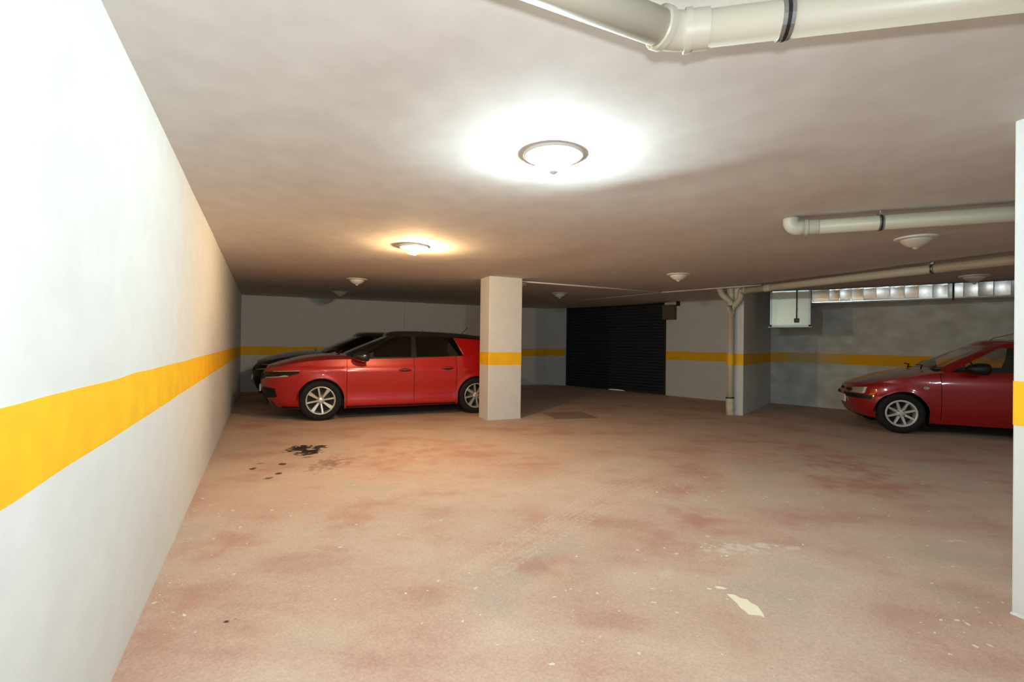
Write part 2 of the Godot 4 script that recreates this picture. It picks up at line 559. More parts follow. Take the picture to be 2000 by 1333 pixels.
func build_setting() -> void:
	# floor: one slab that runs on under the shutter
	var st := mb()
	var c0 := Vector2(-8, -3.2)
	var c1 := Vector2(12, 17.5)
	var p := [Vector2(c0.x, c0.y), Vector2(c1.x, c0.y), Vector2(c1.x, c1.y), Vector2(c0.x, c1.y)]
	for t in [[0, 1, 2], [0, 2, 3]]:
		for k in [0, 2, 1]:
			var q: Vector2 = p[t[k]]
			st.set_uv(Vector2((q.x - FX0) / FSIZE, (q.y - FZ0) / FSIZE))
			st.set_uv2(q / 1.7)
			st.add_vertex(v3(q, 0.0))
	for i in 4:
		var a: Vector2 = p[i]
		var b: Vector2 = p[(i + 1) % 4]
		st.set_uv(Vector2.ZERO)
		st.set_uv2(Vector2.ZERO)
		quad(st, v3(a, -0.2), v3(b, -0.2), v3(b, 0), v3(a, 0))
	quad(st, v3(p[3], -0.2), v3(p[2], -0.2), v3(p[1], -0.2), v3(p[0], -0.2))
	struct("floor", st, M.floor, "dusty red-painted concrete floor with oil stains and wheel tracks", "floor")

	# ceiling: a slab whose plastered underside is slightly uneven
	var room := PackedVector2Array([PN, PA, PB, PDL, PDR, PE, PC, PR, PS])
	var outer: PackedVector2Array = Geometry2D.offset_polygon(room, 0.12, Geometry2D.JOIN_MITER)[0]
	st = mb(true)
	var nz := noise(7, 0.55, 3)
	var cell := 0.14
	var rise := func(x: float, z: float) -> float:
		var y := H + 0.012 + nz.get_noise_2d(x, z * 0.8) * 0.011
		# the trowel ridge beside the lit lamp
		var r := Vector2(x - 1.0, z - 2.95)
		var al := r.dot(Vector2(0.80, -0.60))
		var ac := r.dot(Vector2(0.60, 0.80))
		y -= 0.010 * exp(-ac * ac / 0.02) * exp(-al * al / 0.5)
		return max(y, H + 0.0)
	var nx := int(19.0 / cell)
	var nzz := int(18.5 / cell)
	for i in nx:
		for j in nzz:
			var x := -7.2 + i * cell
			var z := -3.0 + j * cell
			if not Geometry2D.is_point_in_polygon(Vector2(x + cell / 2, z + cell / 2), outer):
				continue
			var a := Vector3(x, rise.call(x, z), -z)
			var b := Vector3(x + cell, rise.call(x + cell, z), -z)
			var c := Vector3(x + cell, rise.call(x + cell, z + cell), -z - cell)
			var d := Vector3(x, rise.call(x, z + cell), -z - cell)
			quad(st, d, c, b, a)
	st.set_smooth_group(-1)
	var slab: PackedVector2Array = Geometry2D.offset_polygon(room, 0.2, Geometry2D.JOIN_MITER)[0]
	prism(st, slab, H + 0.03, H + 0.22)
	struct("ceiling", st, M.ceiling, "uneven white plastered ceiling of the car park", "ceiling")

	# walls
	var w := wall("wall_left", PN + (PN - PA).normalized() * 0.2, PA, "long white plaster wall with yellow stripe running from the camera")
	stripe(w, PN, PA, 201)
	w = wall("wall_back", PA + (PA - PB).normalized() * 0.2, PB + (PB - PA).normalized() * 0.1, "white back wall behind the parked red and black cars")
	stripe(w, PA, PB, 202, STRIPE_LOW, STRIPE_HIGH, null, STRIPE_LOW - 0.01, STRIPE_HIGH - 0.01)
	# shallow pier showing in the back wall
	var q0 := on_line(789, 620, PA, PB)
	var q1 := on_line(829, 620, PA, PB)
	st = mb()
	var nb := Vector2((PB - PA).y, -(PB - PA).x).normalized() * 0.045
	var a2 := Vector2(q0.x, q0.z)
	var b2 := Vector2(q1.x, q1.z)
	prism(st, PackedVector2Array([a2, b2, b2 + nb, a2 + nb]), 0.0, H + 0.035)
	obj("pier", st, M.plaster, w)
	w = wall("wall_door", PB, PDL, "narrow strip of white wall between back wall and black shutter")
	stripe(w, PB, PDL, 203)
	w = wall("wall_right", PDR, PE, "white wall with yellow stripe between black shutter and downpipe")
	stripe(w, PDR, PE, 204)
	w = wall("wall_bay", PC - (PR - PC).normalized() * 0.1, PR + (PR - PC).normalized() * 0.2, "grey-stained white wall under the metal ventilation duct")
	w.material_override = M.grimy
	var f0 := 0.0
	var fade := func(s: float) -> Color:
		# the band was painted over in white for about a metre beside the spur wall, and shows through
		var y := Color(0.93, 0.68, 0.012).srgb_to_linear()
		var over := Color(0.80, 0.71, 0.50).srgb_to_linear()
		if s < 0.42:
			return y.lerp(over, 0.35)
		if s < 0.95:
			return over
		if s < 1.5:
			return over.lerp(y, (s - 0.95) / 0.55)
		return y
	stripe(w, PC, PR, 205, STRIPE_LOW + 0.03, STRIPE_HIGH + 0.03, fade, STRIPE_LOW - 0.03, STRIPE_HIGH - 0.03)
	w = wall("wall_side", PR, PS + Vector2(0, -0.2), "white wall closing the bay beyond the dark red car")
	stripe(w, PR, PS, 206)
	w = wall("wall_near", PS, PN, "white wall behind the photographer")
	stripe(w, PS, PN, 207)
	# spur wall that carries the downpipe
	st = mb()
	var dd := (PC - PQ).normalized() * 0.3
	prism(st, PackedVector2Array([PQL, PQ, PC + dd, PE + dd]), 0.0, H + 0.035)
	w = struct("wall_spur", st, M.plaster, "white spur wall beside the shutter carrying the white downpipe", "wall")
	stripe(w, PQL, PQ, 208, STRIPE_LOW + 0.01, STRIPE_HIGH + 0.01)
	stripe(w, PQ, PC, 209, STRIPE_LOW + 0.01, STRIPE_HIGH + 0.01)
	stripe(w, PE, PQL, 210)

	# roller shutter
	var root := Node3D.new()
	root.name = "door_1"
	add_child(root)
	root.set_meta("kind", "structure")
	tag(root, "wide black roller shutter of horizontal slats, closed", "door")
	var dir := (PDR - PDL).normalized()
	root.position = v3(PDL, 0.0)
	root.rotation.y = atan2(dir.y, dir.x)      # local x along the shutter, local -z outwards
	var width := PDL.distance_to(PDR)
	var slat := mb(true)
	var pitch := 0.0785
	var prof := [Vector2(0, -0.016), Vector2(0.006, -0.016), Vector2(0.008, 0.002), Vector2(0.025, 0.012), Vector2(0.045, 0.013), Vector2(0.063, 0.006), Vector2(0.071, -0.004), Vector2(0.073, -0.016), Vector2(pitch + 0.002, -0.016)]
	for i in prof.size() - 1:
		var u: Vector2 = prof[i]
		var v: Vector2 = prof[i + 1]
		quad(slat, Vector3(0.03, u.x, u.y), Vector3(width - 0.03, u.x, u.y), Vector3(width - 0.03, v.x, v.y), Vector3(0.03, v.x, v.y))
		quad(slat, Vector3(width - 0.03, u.x, u.y - 0.012), Vector3(0.03, u.x, u.y - 0.012), Vector3(0.03, v.x, v.y - 0.012), Vector3(width - 0.03, v.x, v.y - 0.012))
	slat.generate_normals()
	var smesh := slat.commit()
	var n_slats := int((H - 0.075) / pitch)
	for i in n_slats + 2:
		if 0.07 + i * pitch < H + 0.01:
			same("slat", smesh, M.shutter, root, Transform3D(Basis(), Vector3(0, 0.07 + i * pitch, -0.09)))
	# bottom rail, bowed up a little so that daylight shows beneath
	var br := mb()
	var cuts := 36
	for i in cuts:
		var x0 := 0.03 + (width - 0.06) * i / cuts
		var x1 := 0.03 + (width - 0.06) * (i + 1) / cuts
		var lift := func(x: float) -> float:
			var f := x / width
			return 0.022 * clampf(1.0 - pow((f - 0.54) / 0.09, 4.0), 0.0, 1.0)
		var l0: float = lift.call(x0)
		var l1: float = lift.call(x1)
		quad(br, Vector3(x0, l0, -0.07), Vector3(x1, l1, -0.07), Vector3(x1, 0.075, -0.07), Vector3(x0, 0.075, -0.07))
		quad(br, Vector3(x0, l0, -0.11), Vector3(x1, l1, -0.11), Vector3(x1, l1, -0.07), Vector3(x0, l0, -0.07))
		quad(br, Vector3(x1, l1, -0.11), Vector3(x0, l0, -0.11), Vector3(x0, 0.075, -0.11), Vector3(x1, 0.075, -0.11))
		quad(br, Vector3(x0, 0.075, -0.07), Vector3(x1, 0.075, -0.07), Vector3(x1, 0.075, -0.11), Vector3(x0, 0.075, -0.11))
	obj("bottom_rail", br, M.shutter, root)
	for s in [0.0, width - 0.06]:
		var gd := mb()
		box(gd, Vector3(s, 0, -0.12), Vector3(s + 0.06, H + 0.03, -0.02))
		obj("guide_rail", gd, M.shutter, root)

func build_pillars() -> void:
	pillar(Vector2(-0.368, 7.707), Vector2(0.904, 0.428), Vector2(-0.428, 0.904), 0.585, 0.40, "square white pillar with yellow band in front of the red hatchback", 301)
	var d := Vector2(0.342, -0.94)
	pillar(Vector2(2.348, 2.26) + d * 0.55, Vector2(0.94, 0.342), -d, 0.40, 0.55, "white pillar with yellow band beside the dark red car bay", 302)

func pillar(corner: Vector2, ex: Vector2, ez: Vector2, wx: float, wz: float, label: String, sd: int) -> void:
	var c := corner + ex * wx / 2 + ez * wz / 2
	var t := thing("pillar", label, "pillar", v3(c, 0))
	var ring := func(grow: float, cut: float) -> PackedVector2Array:
		var hx: float = wx / 2 + grow
		var hz: float = wz / 2 + grow
		var pts := PackedVector2Array()
		for s in [[-hx + cut, -hz], [hx - cut, -hz], [hx, -hz + cut], [hx, hz - cut], [hx - cut, hz], [-hx + cut, hz], [-hx, hz - cut], [-hx, -hz + cut]]:
			pts.append(ex * s[0] + ez * s[1])
		return pts
	var st := mb()
	prism(st, ring.call(0.0, 0.008), 0.0, H + 0.03)
	obj("shaft", st, M.plaster, t)
	st = mb()
	prism(st, ring.call(0.002, 0.009), STRIPE_LOW, STRIPE_HIGH)
	obj("yellow_band", st, M.yellow, t).set_meta("label", "yellow painted band")
	# plaster skim left ragged at the foot
	st = mb()
	var nz := noise(sd, 1.0, 2)
	var foot: PackedVector2Array = ring.call(0.006, 0.01)
	for i in foot.size():
		var a := foot[i]
		var b := foot[(i + 1) % foot.size()]
		var n: int = max(1, int(a.distance_to(b) / 0.03))
		for k in n:
			var p0 := a.lerp(b, float(k) / n)
			var p1 := a.lerp(b, float(k + 1) / n)
			var h0 := 0.014 + 0.012 * nz.get_noise_2d(p0.x * 40, p0.y * 40)
			var h1 := 0.014 + 0.012 * nz.get_noise_2d(p1.x * 40, p1.y * 40)
			quad(st, v3(p0, 0), v3(p1, 0), v3(p1 * 0.985, h1), v3(p0 * 0.985, h0))
	obj("plaster_foot", st, M.plaster, t)

# ==================================================================== lamps
func lamp(px: float, py: float, label: String, glass: Material, group := "") -> Node3D:
	var p := on_level(px, py, H - 0.02)
	p.y = H
	return lamp_at(p, label, glass, group)

func lamp_at(p: Vector3, label: String, glass: Material, group := "") -> Node3D:
	var t := thing("ceiling_lamp", label, "lamp", g(p), 0.0, group)
	var st := mb(true)
	lathe(st, PackedVector2Array([Vector2(0.0, 0.02), Vector2(0.168, 0.02), Vector2(0.172, 0.004), Vector2(0.171, -0.001), Vector2(0.166, -0.004), Vector2(0.148, -0.007), Vector2(0.128, -0.011), Vector2(0.122, -0.010)]), 48)
	obj("mounting_ring", st, M.enamel, t)
	st = mb(true)
	lathe(st, PackedVector2Array([Vector2(0.0, -0.006), Vector2(0.120, -0.006), Vector2(0.124, -0.012), Vector2(0.119, -0.022), Vector2(0.108, -0.036), Vector2(0.094, -0.050), Vector2(0.076, -0.063), Vector2(0.056, -0.074), Vector2(0.034, -0.082), Vector2(0.0, -0.086)]), 48)
	obj("glass_bowl", st, glass, t)
	st = mb(true)
	lathe(st, PackedVector2Array([Vector2(0.0, -0.083), Vector2(0.025, -0.084), Vector2(0.027, -0.090), Vector2(0.017, -0.096), Vector2(0.009, -0.102), Vector2(0.0, -0.104)]), 20)
	obj("finial", st, M.enamel, t)
	return t

func bulb(t: Node3D, at: Vector3, c: Color, e: float, size: float) -> void:
	var l := OmniLight3D.new()
	l.name = "bulb_light"
	l.position = at
	l.light_color = c
	l.light_energy = e
	l.light_size = size
	l.omni_range = 40.0
	l.omni_attenuation = 2.0
	l.shadow_enabled = true
	t.add_child(l)

func build_lamps() -> void:
	var t := lamp(1081, 312, "lit ceiling lamp glowing cool white over the open floor", M.lamp_cool)
	bulb(t, Vector3(0, -0.034, 0), Color(0.87, 0.97, 1.0), LAMP_ENERGY, 0.035)
	t = lamp(807, 487, "lit ceiling lamp glowing warm orange in front of the red hatchback", M.lamp_warm)
	bulb(t, Vector3(0.06, -0.036, 0), Color(1.0, 0.83, 0.60), WARM_ENERGY, 0.03)
	lamp(1789, 471, "unlit ceiling lamp between the two white pipes", M.lamp_glass)
	lamp(1325, 540, "unlit ceiling lamp on the near side of the thin conduit", M.lamp_glass)
	lamp(697, 549, "unlit ceiling lamp above the red hatchback, beyond the orange lit one", M.lamp_glass)
	lamp(1093, 576, "unlit ceiling lamp beyond the thin conduit, by the black shutter", M.lamp_glass)
	lamp(1010, 559, "unlit ceiling lamp half hidden behind the square pillar", M.lamp_glass)
	lamp(664, 572, "unlit ceiling lamp close to the back wall above the cars", M.lamp_glass)
	t = lamp_at(Vector3(5.6, H, 2.2), "lit ceiling lamp glowing cool white over the bay beside the near pillar", M.lamp_cool)
	bulb(t, Vector3(0, -0.042, 0), Color(0.87, 0.97, 1.0), BAY_ENERGY, 0.035)
	lamp(1903, 543, "unlit ceiling lamp between white pipe and metal duct", M.lamp_glass)

# ==================================================================== pipes
func collar(t: Node3D, at: Vector3, dir: Vector3, r: float, length: float, m: Material, called := "collar") -> void:
	var st := mb(true)
	var d := dir.normalized() * length / 2
	tube(st, PackedVector3Array([at - d, at - d * 0.98, at + d * 0.98, at + d]), r, 24)
	obj(called, st, m, t)

func clamp_band(t: Node3D, at: Vector3, dir: Vector3, r: float) -> void:
	var st := mb()
	var d := dir.normalized()
	tube(st, PackedVector3Array([at - d * 0.016, at + d * 0.016]), r + 0.005, 24)
	var o := obj("clamp", st, M.zinc, t)
	st = mb()
	tube(st, PackedVector3Array([at - d * 0.005, at + d * 0.005]), r + 0.0065, 24)
	obj("rubber_liner", st, M.black_plastic, o)
	st = mb()
	var side := d.cross(Vector3.UP).normalized()
	var b := Basis(d, Vector3.UP, side)
	var top := at + Vector3(0, r, 0)
	box(st, Vector3(-0.014, 0.0, -0.018), Vector3(0.014, 0.022, 0.018), Transform3D(b, top))
	tube(st, PackedVector3Array([top, Vector3(top.x, H + 0.015 - t.position.y, top.z)]), 0.006, 8)
	obj("hanger", st, M.zinc, o)

func build_pipes() -> void:
	# near pipe with a 45-degree bend
	var lev := H - 0.085
	var r := 0.052
	var e := g(on_level(1316, 64, lev))
	var l1 := g(on_level(1180, 13, lev))
	var r1 := g(on_level(1532, 38, lev))
	var dl := (l1 - e).normalized()
	var dr := (r1 - e).normalized()
	var t := thing("drain_pipe", "thick white plastic drain pipe with elbow and metal clamp, above the open floor", "pipe", Vector3(e.x, lev, e.z))
	var o := Vector3(e.x, lev, e.z)
	var st := mb(true)
	tube(st, PackedVector3Array([dl * 0.045, dl * 1.6]), r, 28)
	obj("pipe_run", st, M.pvc, t)
	st = mb(true)
	tube(st, PackedVector3Array([dr * 0.045, dr * 6.0]), r, 28)
	obj("pipe_run", st, M.pvc, t)
	st = mb(true)
	tube(st, bend(dl, Vector3.ZERO, dr, 0.05, 10), r + 0.004, 28)
	obj("elbow", st, M.pvc, t)
	collar(t, dl * 0.050, dl, r + 0.011, 0.022, M.pvc)
	collar(t, dr * 0.040, dr, r + 0.011, 0.018, M.pvc)
	collar(t, dr * 0.070, dr, r + 0.006, 0.06, M.pvc, "socket")
	clamp_band(t, r1 - o, dr, r)

	# second pipe: comes down out of the ceiling and runs off to the right
	r = 0.056
	lev = H - 0.080
	var a := g(on_level(1545, 447, lev))
	var b := g(on_level(1985, 417.5, lev))
	var d := (b - a).normalized()
	t = thing("drain_pipe", "white plastic drain pipe rising into the ceiling, between ceiling lamps", "pipe", a)
	st = mb(true)
	tube(st, PackedVector3Array([d * 0.12, d * 4.0]), r, 28)
	obj("pipe_run", st, M.aged_pvc, t)
	st = mb(true)
	var up := PackedVector3Array([Vector3(0, 0.085, 0), Vector3(0, 0.07, 0)])
	up.append_array(bend(Vector3(0, 0.2, 0), Vector3.ZERO, d, 0.065, 10))
	up.append(d * 0.10)
	tube(st, up, r + 0.004, 28)
	obj("elbow", st, M.aged_pvc, t)
	collar(t, d * 0.105, d, r + 0.011, 0.022, M.aged_pvc)
	collar(t, d * 0.150, d, r + 0.005, 0.08, M.aged_pvc, "socket")
	var cl := g(on_level(1719, 435.5, lev))
	clamp_band(t, cl - a, d, r)

	# third pipe: along the ceiling to the spur wall, then down it
	r = 0.055
	lev = H - 0.080
	var foot := Vector3(3.925, 0, -8.655)
	t = thing("downpipe", "white downpipe on the spur wall with branches and a long ceiling run", "pipe", foot)
	var k0 := g(on_level(1447, 569, lev))
	var k1 := g(on_level(1740, 535, lev))
	var k2 := g(on_level(1985, 507.5, lev))
	k0 -= foot; k1 -= foot; k2 -= foot
	st = mb(true)
	var far := k2 + (k2 - k1).normalized() * 1.5
	tube(st, PackedVector3Array([k0, k0.lerp(k1, 0.5), k1, k2, far]), r, 24)
	obj("pipe_run", st, M.pvc, t)
	var kd := (k1 - k0).normalized()
	collar(t, k0 + kd * 0.10, kd, r + 0.010, 0.03, M.pvc)
	collar(t, k0 + kd * 0.55, kd, r + 0.006, 0.10, M.old_pvc, "socket")
	var k3 := g(on_level(1822, 525.5, lev)) - foot
	clamp_band(t, k3, (k2 - k1), r)
	st = mb(true)
	tube(st, PackedVector3Array([Vector3(0, 0.0, 0), Vector3(0, 1.80, 0)]), r + 0.002, 24)
	obj("downpipe_run", st, M.pvc, t)
	# wye: right branch sweeps up to the ceiling run
	st = mb(true)
	var br := PackedVector3Array([Vector3(0, 1.78, 0), Vector3(0.01, 1.86, 0)])
	br.append_array(bend(Vector3(0.01, 1.86, 0), Vector3(0.02, 1.93, 0), Vector3(k0.x, 2.03, k0.z * 0.8), 0.05, 5))
	br.append_array(bend(Vector3(k0.x * 0.7, 2.02, k0.z * 0.6), Vector3(k0.x, 2.08, k0.z * 0.9), Vector3(k0.x, k0.y, k0.z), 0.05, 5))
	br.append(k0)
	br.append(k0 + kd * 0.06)
	tube(st, br, r + 0.001, 20)
	obj("right_branch", st, M.pvc, t)
	# left branch leans towards the ceiling on the shutter side
	st = mb(true)
	var lb := PackedVector3Array([Vector3(0, 1.80, 0), Vector3(0, 1.98, 0)])
	lb.append_array(bend(Vector3(0, 1.9, 0), Vector3(-0.01, 2.03, 0), Vector3(-0.16, 2.17, -0.05), 0.06, 5))
	lb.append_array(bend(Vector3(-0.02, 2.05, 0), Vector3(-0.14, 2.15, -0.05), Vector3(-0.16, 2.30, -0.12), 0.06, 5))
	lb.append(Vector3(-0.17, H + 0.012, -0.13))
	tube(st, lb, r + 0.001, 20)
	obj("left_branch", st, M.pvc, t)
	collar(t, Vector3(0, 1.99, 0), Vector3.UP, r + 0.009, 0.05, M.pvc)
	st = mb(true)
	tube(st, PackedVector3Array([Vector3(0.03, 2.02, -0.05), Vector3(0.03, H + 0.012, -0.07)]), r * 0.95, 20)
	obj("stub", st, M.old_pvc, t)
	# painted band and the cracked, patched foot
	st = mb(true)
	tube(st, PackedVector3Array([Vector3(0, STRIPE_LOW + 0.02, 0), Vector3(0, STRIPE_HIGH + 0.01, 0)]), r + 0.0035, 24, false)
	obj("yellow_band", st, M.yellow, t).set_meta("label", "yellow painted band")
	st = mb(true)
	tube(st, PackedVector3Array([Vector3(0.004, 0.0, 0), Vector3(0.002, 0.03, 0), Vector3(-0.006, 0.30, 0.004)]), r + 0.014, 18)
	obj("patched_foot", st, M.old_pvc, t).set_meta("label", "cracked and patched pipe foot")
	st = mb(true)
	lathe(st, PackedVector2Array([Vector2(r + 0.02, 0.0), Vector2(r + 0.022, 0.012), Vector2(r + 0.005, 0.018)]), 20, Transform3D(Basis(Vector3(0, 0, 1), 0.08), Vector3(-0.006, 0.305, 0.004)))
	obj("broken_joint", st, M.black_plastic, t)

	# thin conduits on the ceiling
	var c1 := g(on_level(1019, 550, H - 0.012))
	var c2 := g(on_level(1291, 571, H - 0.012))
	var c3 := g(on_level(1486, 557, H - 0.012))
	var c4 := g(on_level(1108, 589.5, H - 0.012))
	t = thing("conduit", "thin white cable conduit running from the square pillar across the ceiling", "conduit", c1)
	st = mb(true)
	tube(st, PackedVector3Array([Vector3(0, 0, 0), c2 - c1]), 0.013, 10)
	obj("conduit_run", st, M.cable_white, t)
	t = thing("conduit", "thin white cable conduit running from the shutter to the downpipe", "conduit", c4)
	st = mb(true)
	tube(st, PackedVector3Array([Vector3(0, 0, 0), c2 - c4 + Vector3(0.03, 0, -0.04), c3 - c4]), 0.011, 10)
	obj("conduit_run", st, M.cable_white, t)

# ==================================================================== ventilation
func build_duct() -> void:
	var f0 := Vector2(5.53, 8.90)           # front face of the duct
	var f1 := Vector2(7.56, 7.30)
	var d := (f1 - f0).normalized()
	var back := Vector2(-d.y, d.x)
	if back.y < 0:
		back = -back
	var t := thing("ventilation_duct", "galvanised sheet-metal ventilation duct of ribbed panels under the ceiling", "duct", v3(f0, H - 0.24), atan2(d.y, d.x))
	# local: x along the duct, y up from its underside, -z towards the wall
	var hgt := 0.235
	var depth := 0.62
	var widths := [0.26, 0.16, 0.17, 0.17, 0.18, 0.19, 0.19, 0.18, 0.18, 0.19, 0.18, 0.17, 0.17, 0.19, 0.19, 0.19, 0.19, 0.20, 0.20, 0.20, 0.2, 0.2]
	for i in 10:
		widths.append(0.21)
	var rng := RandomNumberGenerator.new()
	rng.seed = 5
	var x := 0.0
	for i in widths.size():
		var w: float = widths[i]
		var st := mb(true)
		# each panel is rolled slightly hollow between its ribs
		var hollow: float = 0.003 + 0.004 * rng.randf()
		var tilt: float = rng.randf() * 0.15 - 0.01
		var belly: float = 0.016 + 0.012 * rng.randf()
		var n := 8
		for k in n:
			var q := []
			for e in [k, k + 1]:
				var f := float(e) / n
				q.append(Vector2(x + w * f, -hollow * sin(PI * f) + tilt * (f - 0.5) * w - 0.006))
			for m in 6:
				var y0 := 0.015 + (hgt - 0.015) * m / 6.0
				var y1 := 0.015 + (hgt - 0.015) * (m + 1) / 6.0
				var b0 := -belly * pow(1.0 - m / 6.0, 2.0)
				var b1 := -belly * pow(1.0 - (m + 1) / 6.0, 2.0)
				quad(st, Vector3(q[0].x, y0, q[0].y + b0), Vector3(q[1].x, y0, q[1].y + b0), Vector3(q[1].x, y1, q[1].y + b1), Vector3(q[0].x, y1, q[0].y + b1))
		obj("panel", st, M.galvanised, t)
		st = mb()
		soft_box(st, Vector3(x - 0.006, 0.01, -0.02), Vector3(x + 0.006, hgt, 0.006), 0.003)
		obj("rib", st, M.galvanised, t)
		x += w
	var st := mb()
	var cs := [Vector2(-0.002, -0.05), Vector2(x, -0.05), Vector2(x, -0.20), Vector2(-0.002, -depth)]
	for i in 4:
		var ca: Vector2 = cs[i]
		var cb: Vector2 = cs[(i + 1) % 4]
		quad(st, Vector3(ca.x, 0.016, ca.y), Vector3(cb.x, 0.016, cb.y), Vector3(cb.x, hgt - 0.002, cb.y), Vector3(ca.x, hgt - 0.002, ca.y))
	quad(st, Vector3(cs[3].x, 0.016, cs[3].y), Vector3(cs[2].x, 0.016, cs[2].y), Vector3(cs[1].x, 0.016, cs[1].y), Vector3(cs[0].x, 0.016, cs[0].y))
	obj("casing", st, M.galvanised, t)
	st = mb()
	box(st, Vector3(0, 0.0, -0.03), Vector3(x, 0.014, 0.014))
	obj("bottom_flange", st, M.galvanised, t)
	var hp := on_line(1862, 560, f0, f1)
	var hx := Vector2(hp.x - f0.x, hp.z - f0.y).dot(d)
	st = mb()
	box(st, Vector3(hx - 0.012, -0.03, -0.05), Vector3(hx + 0.012, hgt + 0.005, 0.024))
	obj("hanger_strap", st, M.black_plastic, t)

	# fan box at the end of the duct
	var b0 := Vector2(4.925, 9.22)
	var b1 := Vector2(5.49, 8.87)
	d = (b1 - b0).normalized()
	var wd := b0.distance_to(b1)
	var lowp := on_line(1540, 638.5, b0, b1).y
	t = thing("fan_box", "square galvanised fan box hanging at the duct end beside spur wall", "fan box", v3(b0, lowp), atan2(d.y, d.x))
	var hh := H - lowp
	st = mb()
	box(st, Vector3(0.02, 0.02, -0.55), Vector3(wd - 0.02, hh - 0.002, -0.006))
	obj("casing", st, M.galvanised, t)
	# front sheet, very slightly dished
	st = mb(true)
	var nx := 10
	for i in nx:
		for j in nx:
			var pt := func(u: float, v: float) -> Vector3:
				return Vector3(0.03 + (wd - 0.06) * u, 0.03 + (hh - 0.06) * v, 0.006 - 0.010 * v + 0.004 * sin(PI * u))
			quad(st, pt.call(float(i) / nx, float(j) / nx), pt.call(float(i + 1) / nx, float(j) / nx), pt.call(float(i + 1) / nx, float(j + 1) / nx), pt.call(float(i) / nx, float(j + 1) / nx))
	obj("front_sheet", st, M.sheet, t)
	for s in [0.0, wd - 0.032]:
		st = mb()
		soft_box(st, Vector3(s, 0.03, -0.03), Vector3(s + 0.032, hh - 0.002, 0.014), 0.004)
		obj("frame_post", st, M.zinc, t)
		st = mb()
		soft_box(st, Vector3(s - 0.004, 0.0, -0.034), Vector3(s + 0.036, 0.034, 0.018), 0.004)
		obj("corner_block", st, M.black_plastic, t).set_meta("label", "black corner block")
	st = mb()
	soft_box(st, Vector3(0.03, 0.0, -0.03), Vector3(wd - 0.03, 0.03, 0.014), 0.004)
	obj("frame_rail", st, M.zinc, t)
	st = mb()
	box(st, Vector3(-0.03, -0.012, -0.5), Vector3(wd + 0.02, -0.002, 0.03))
	obj("bracket_plate", st, M.zinc, t)
	st = mb()
	soft_box(st, Vector3(wd * 0.60, 0.075, 0.01), Vector3(wd * 0.60 + 0.085, 0.155, 0.055), 0.008)
	var jb := obj("junction_box", st, M.motor, t)
	st = mb(true)
	tube(st, PackedVector3Array([Vector3(wd * 0.60 + 0.042, 0.155, 0.03), Vector3(wd * 0.60 + 0.042, hh, 0.03)]), 0.011, 10)
	obj("cable_tube", st, M.motor, jb)

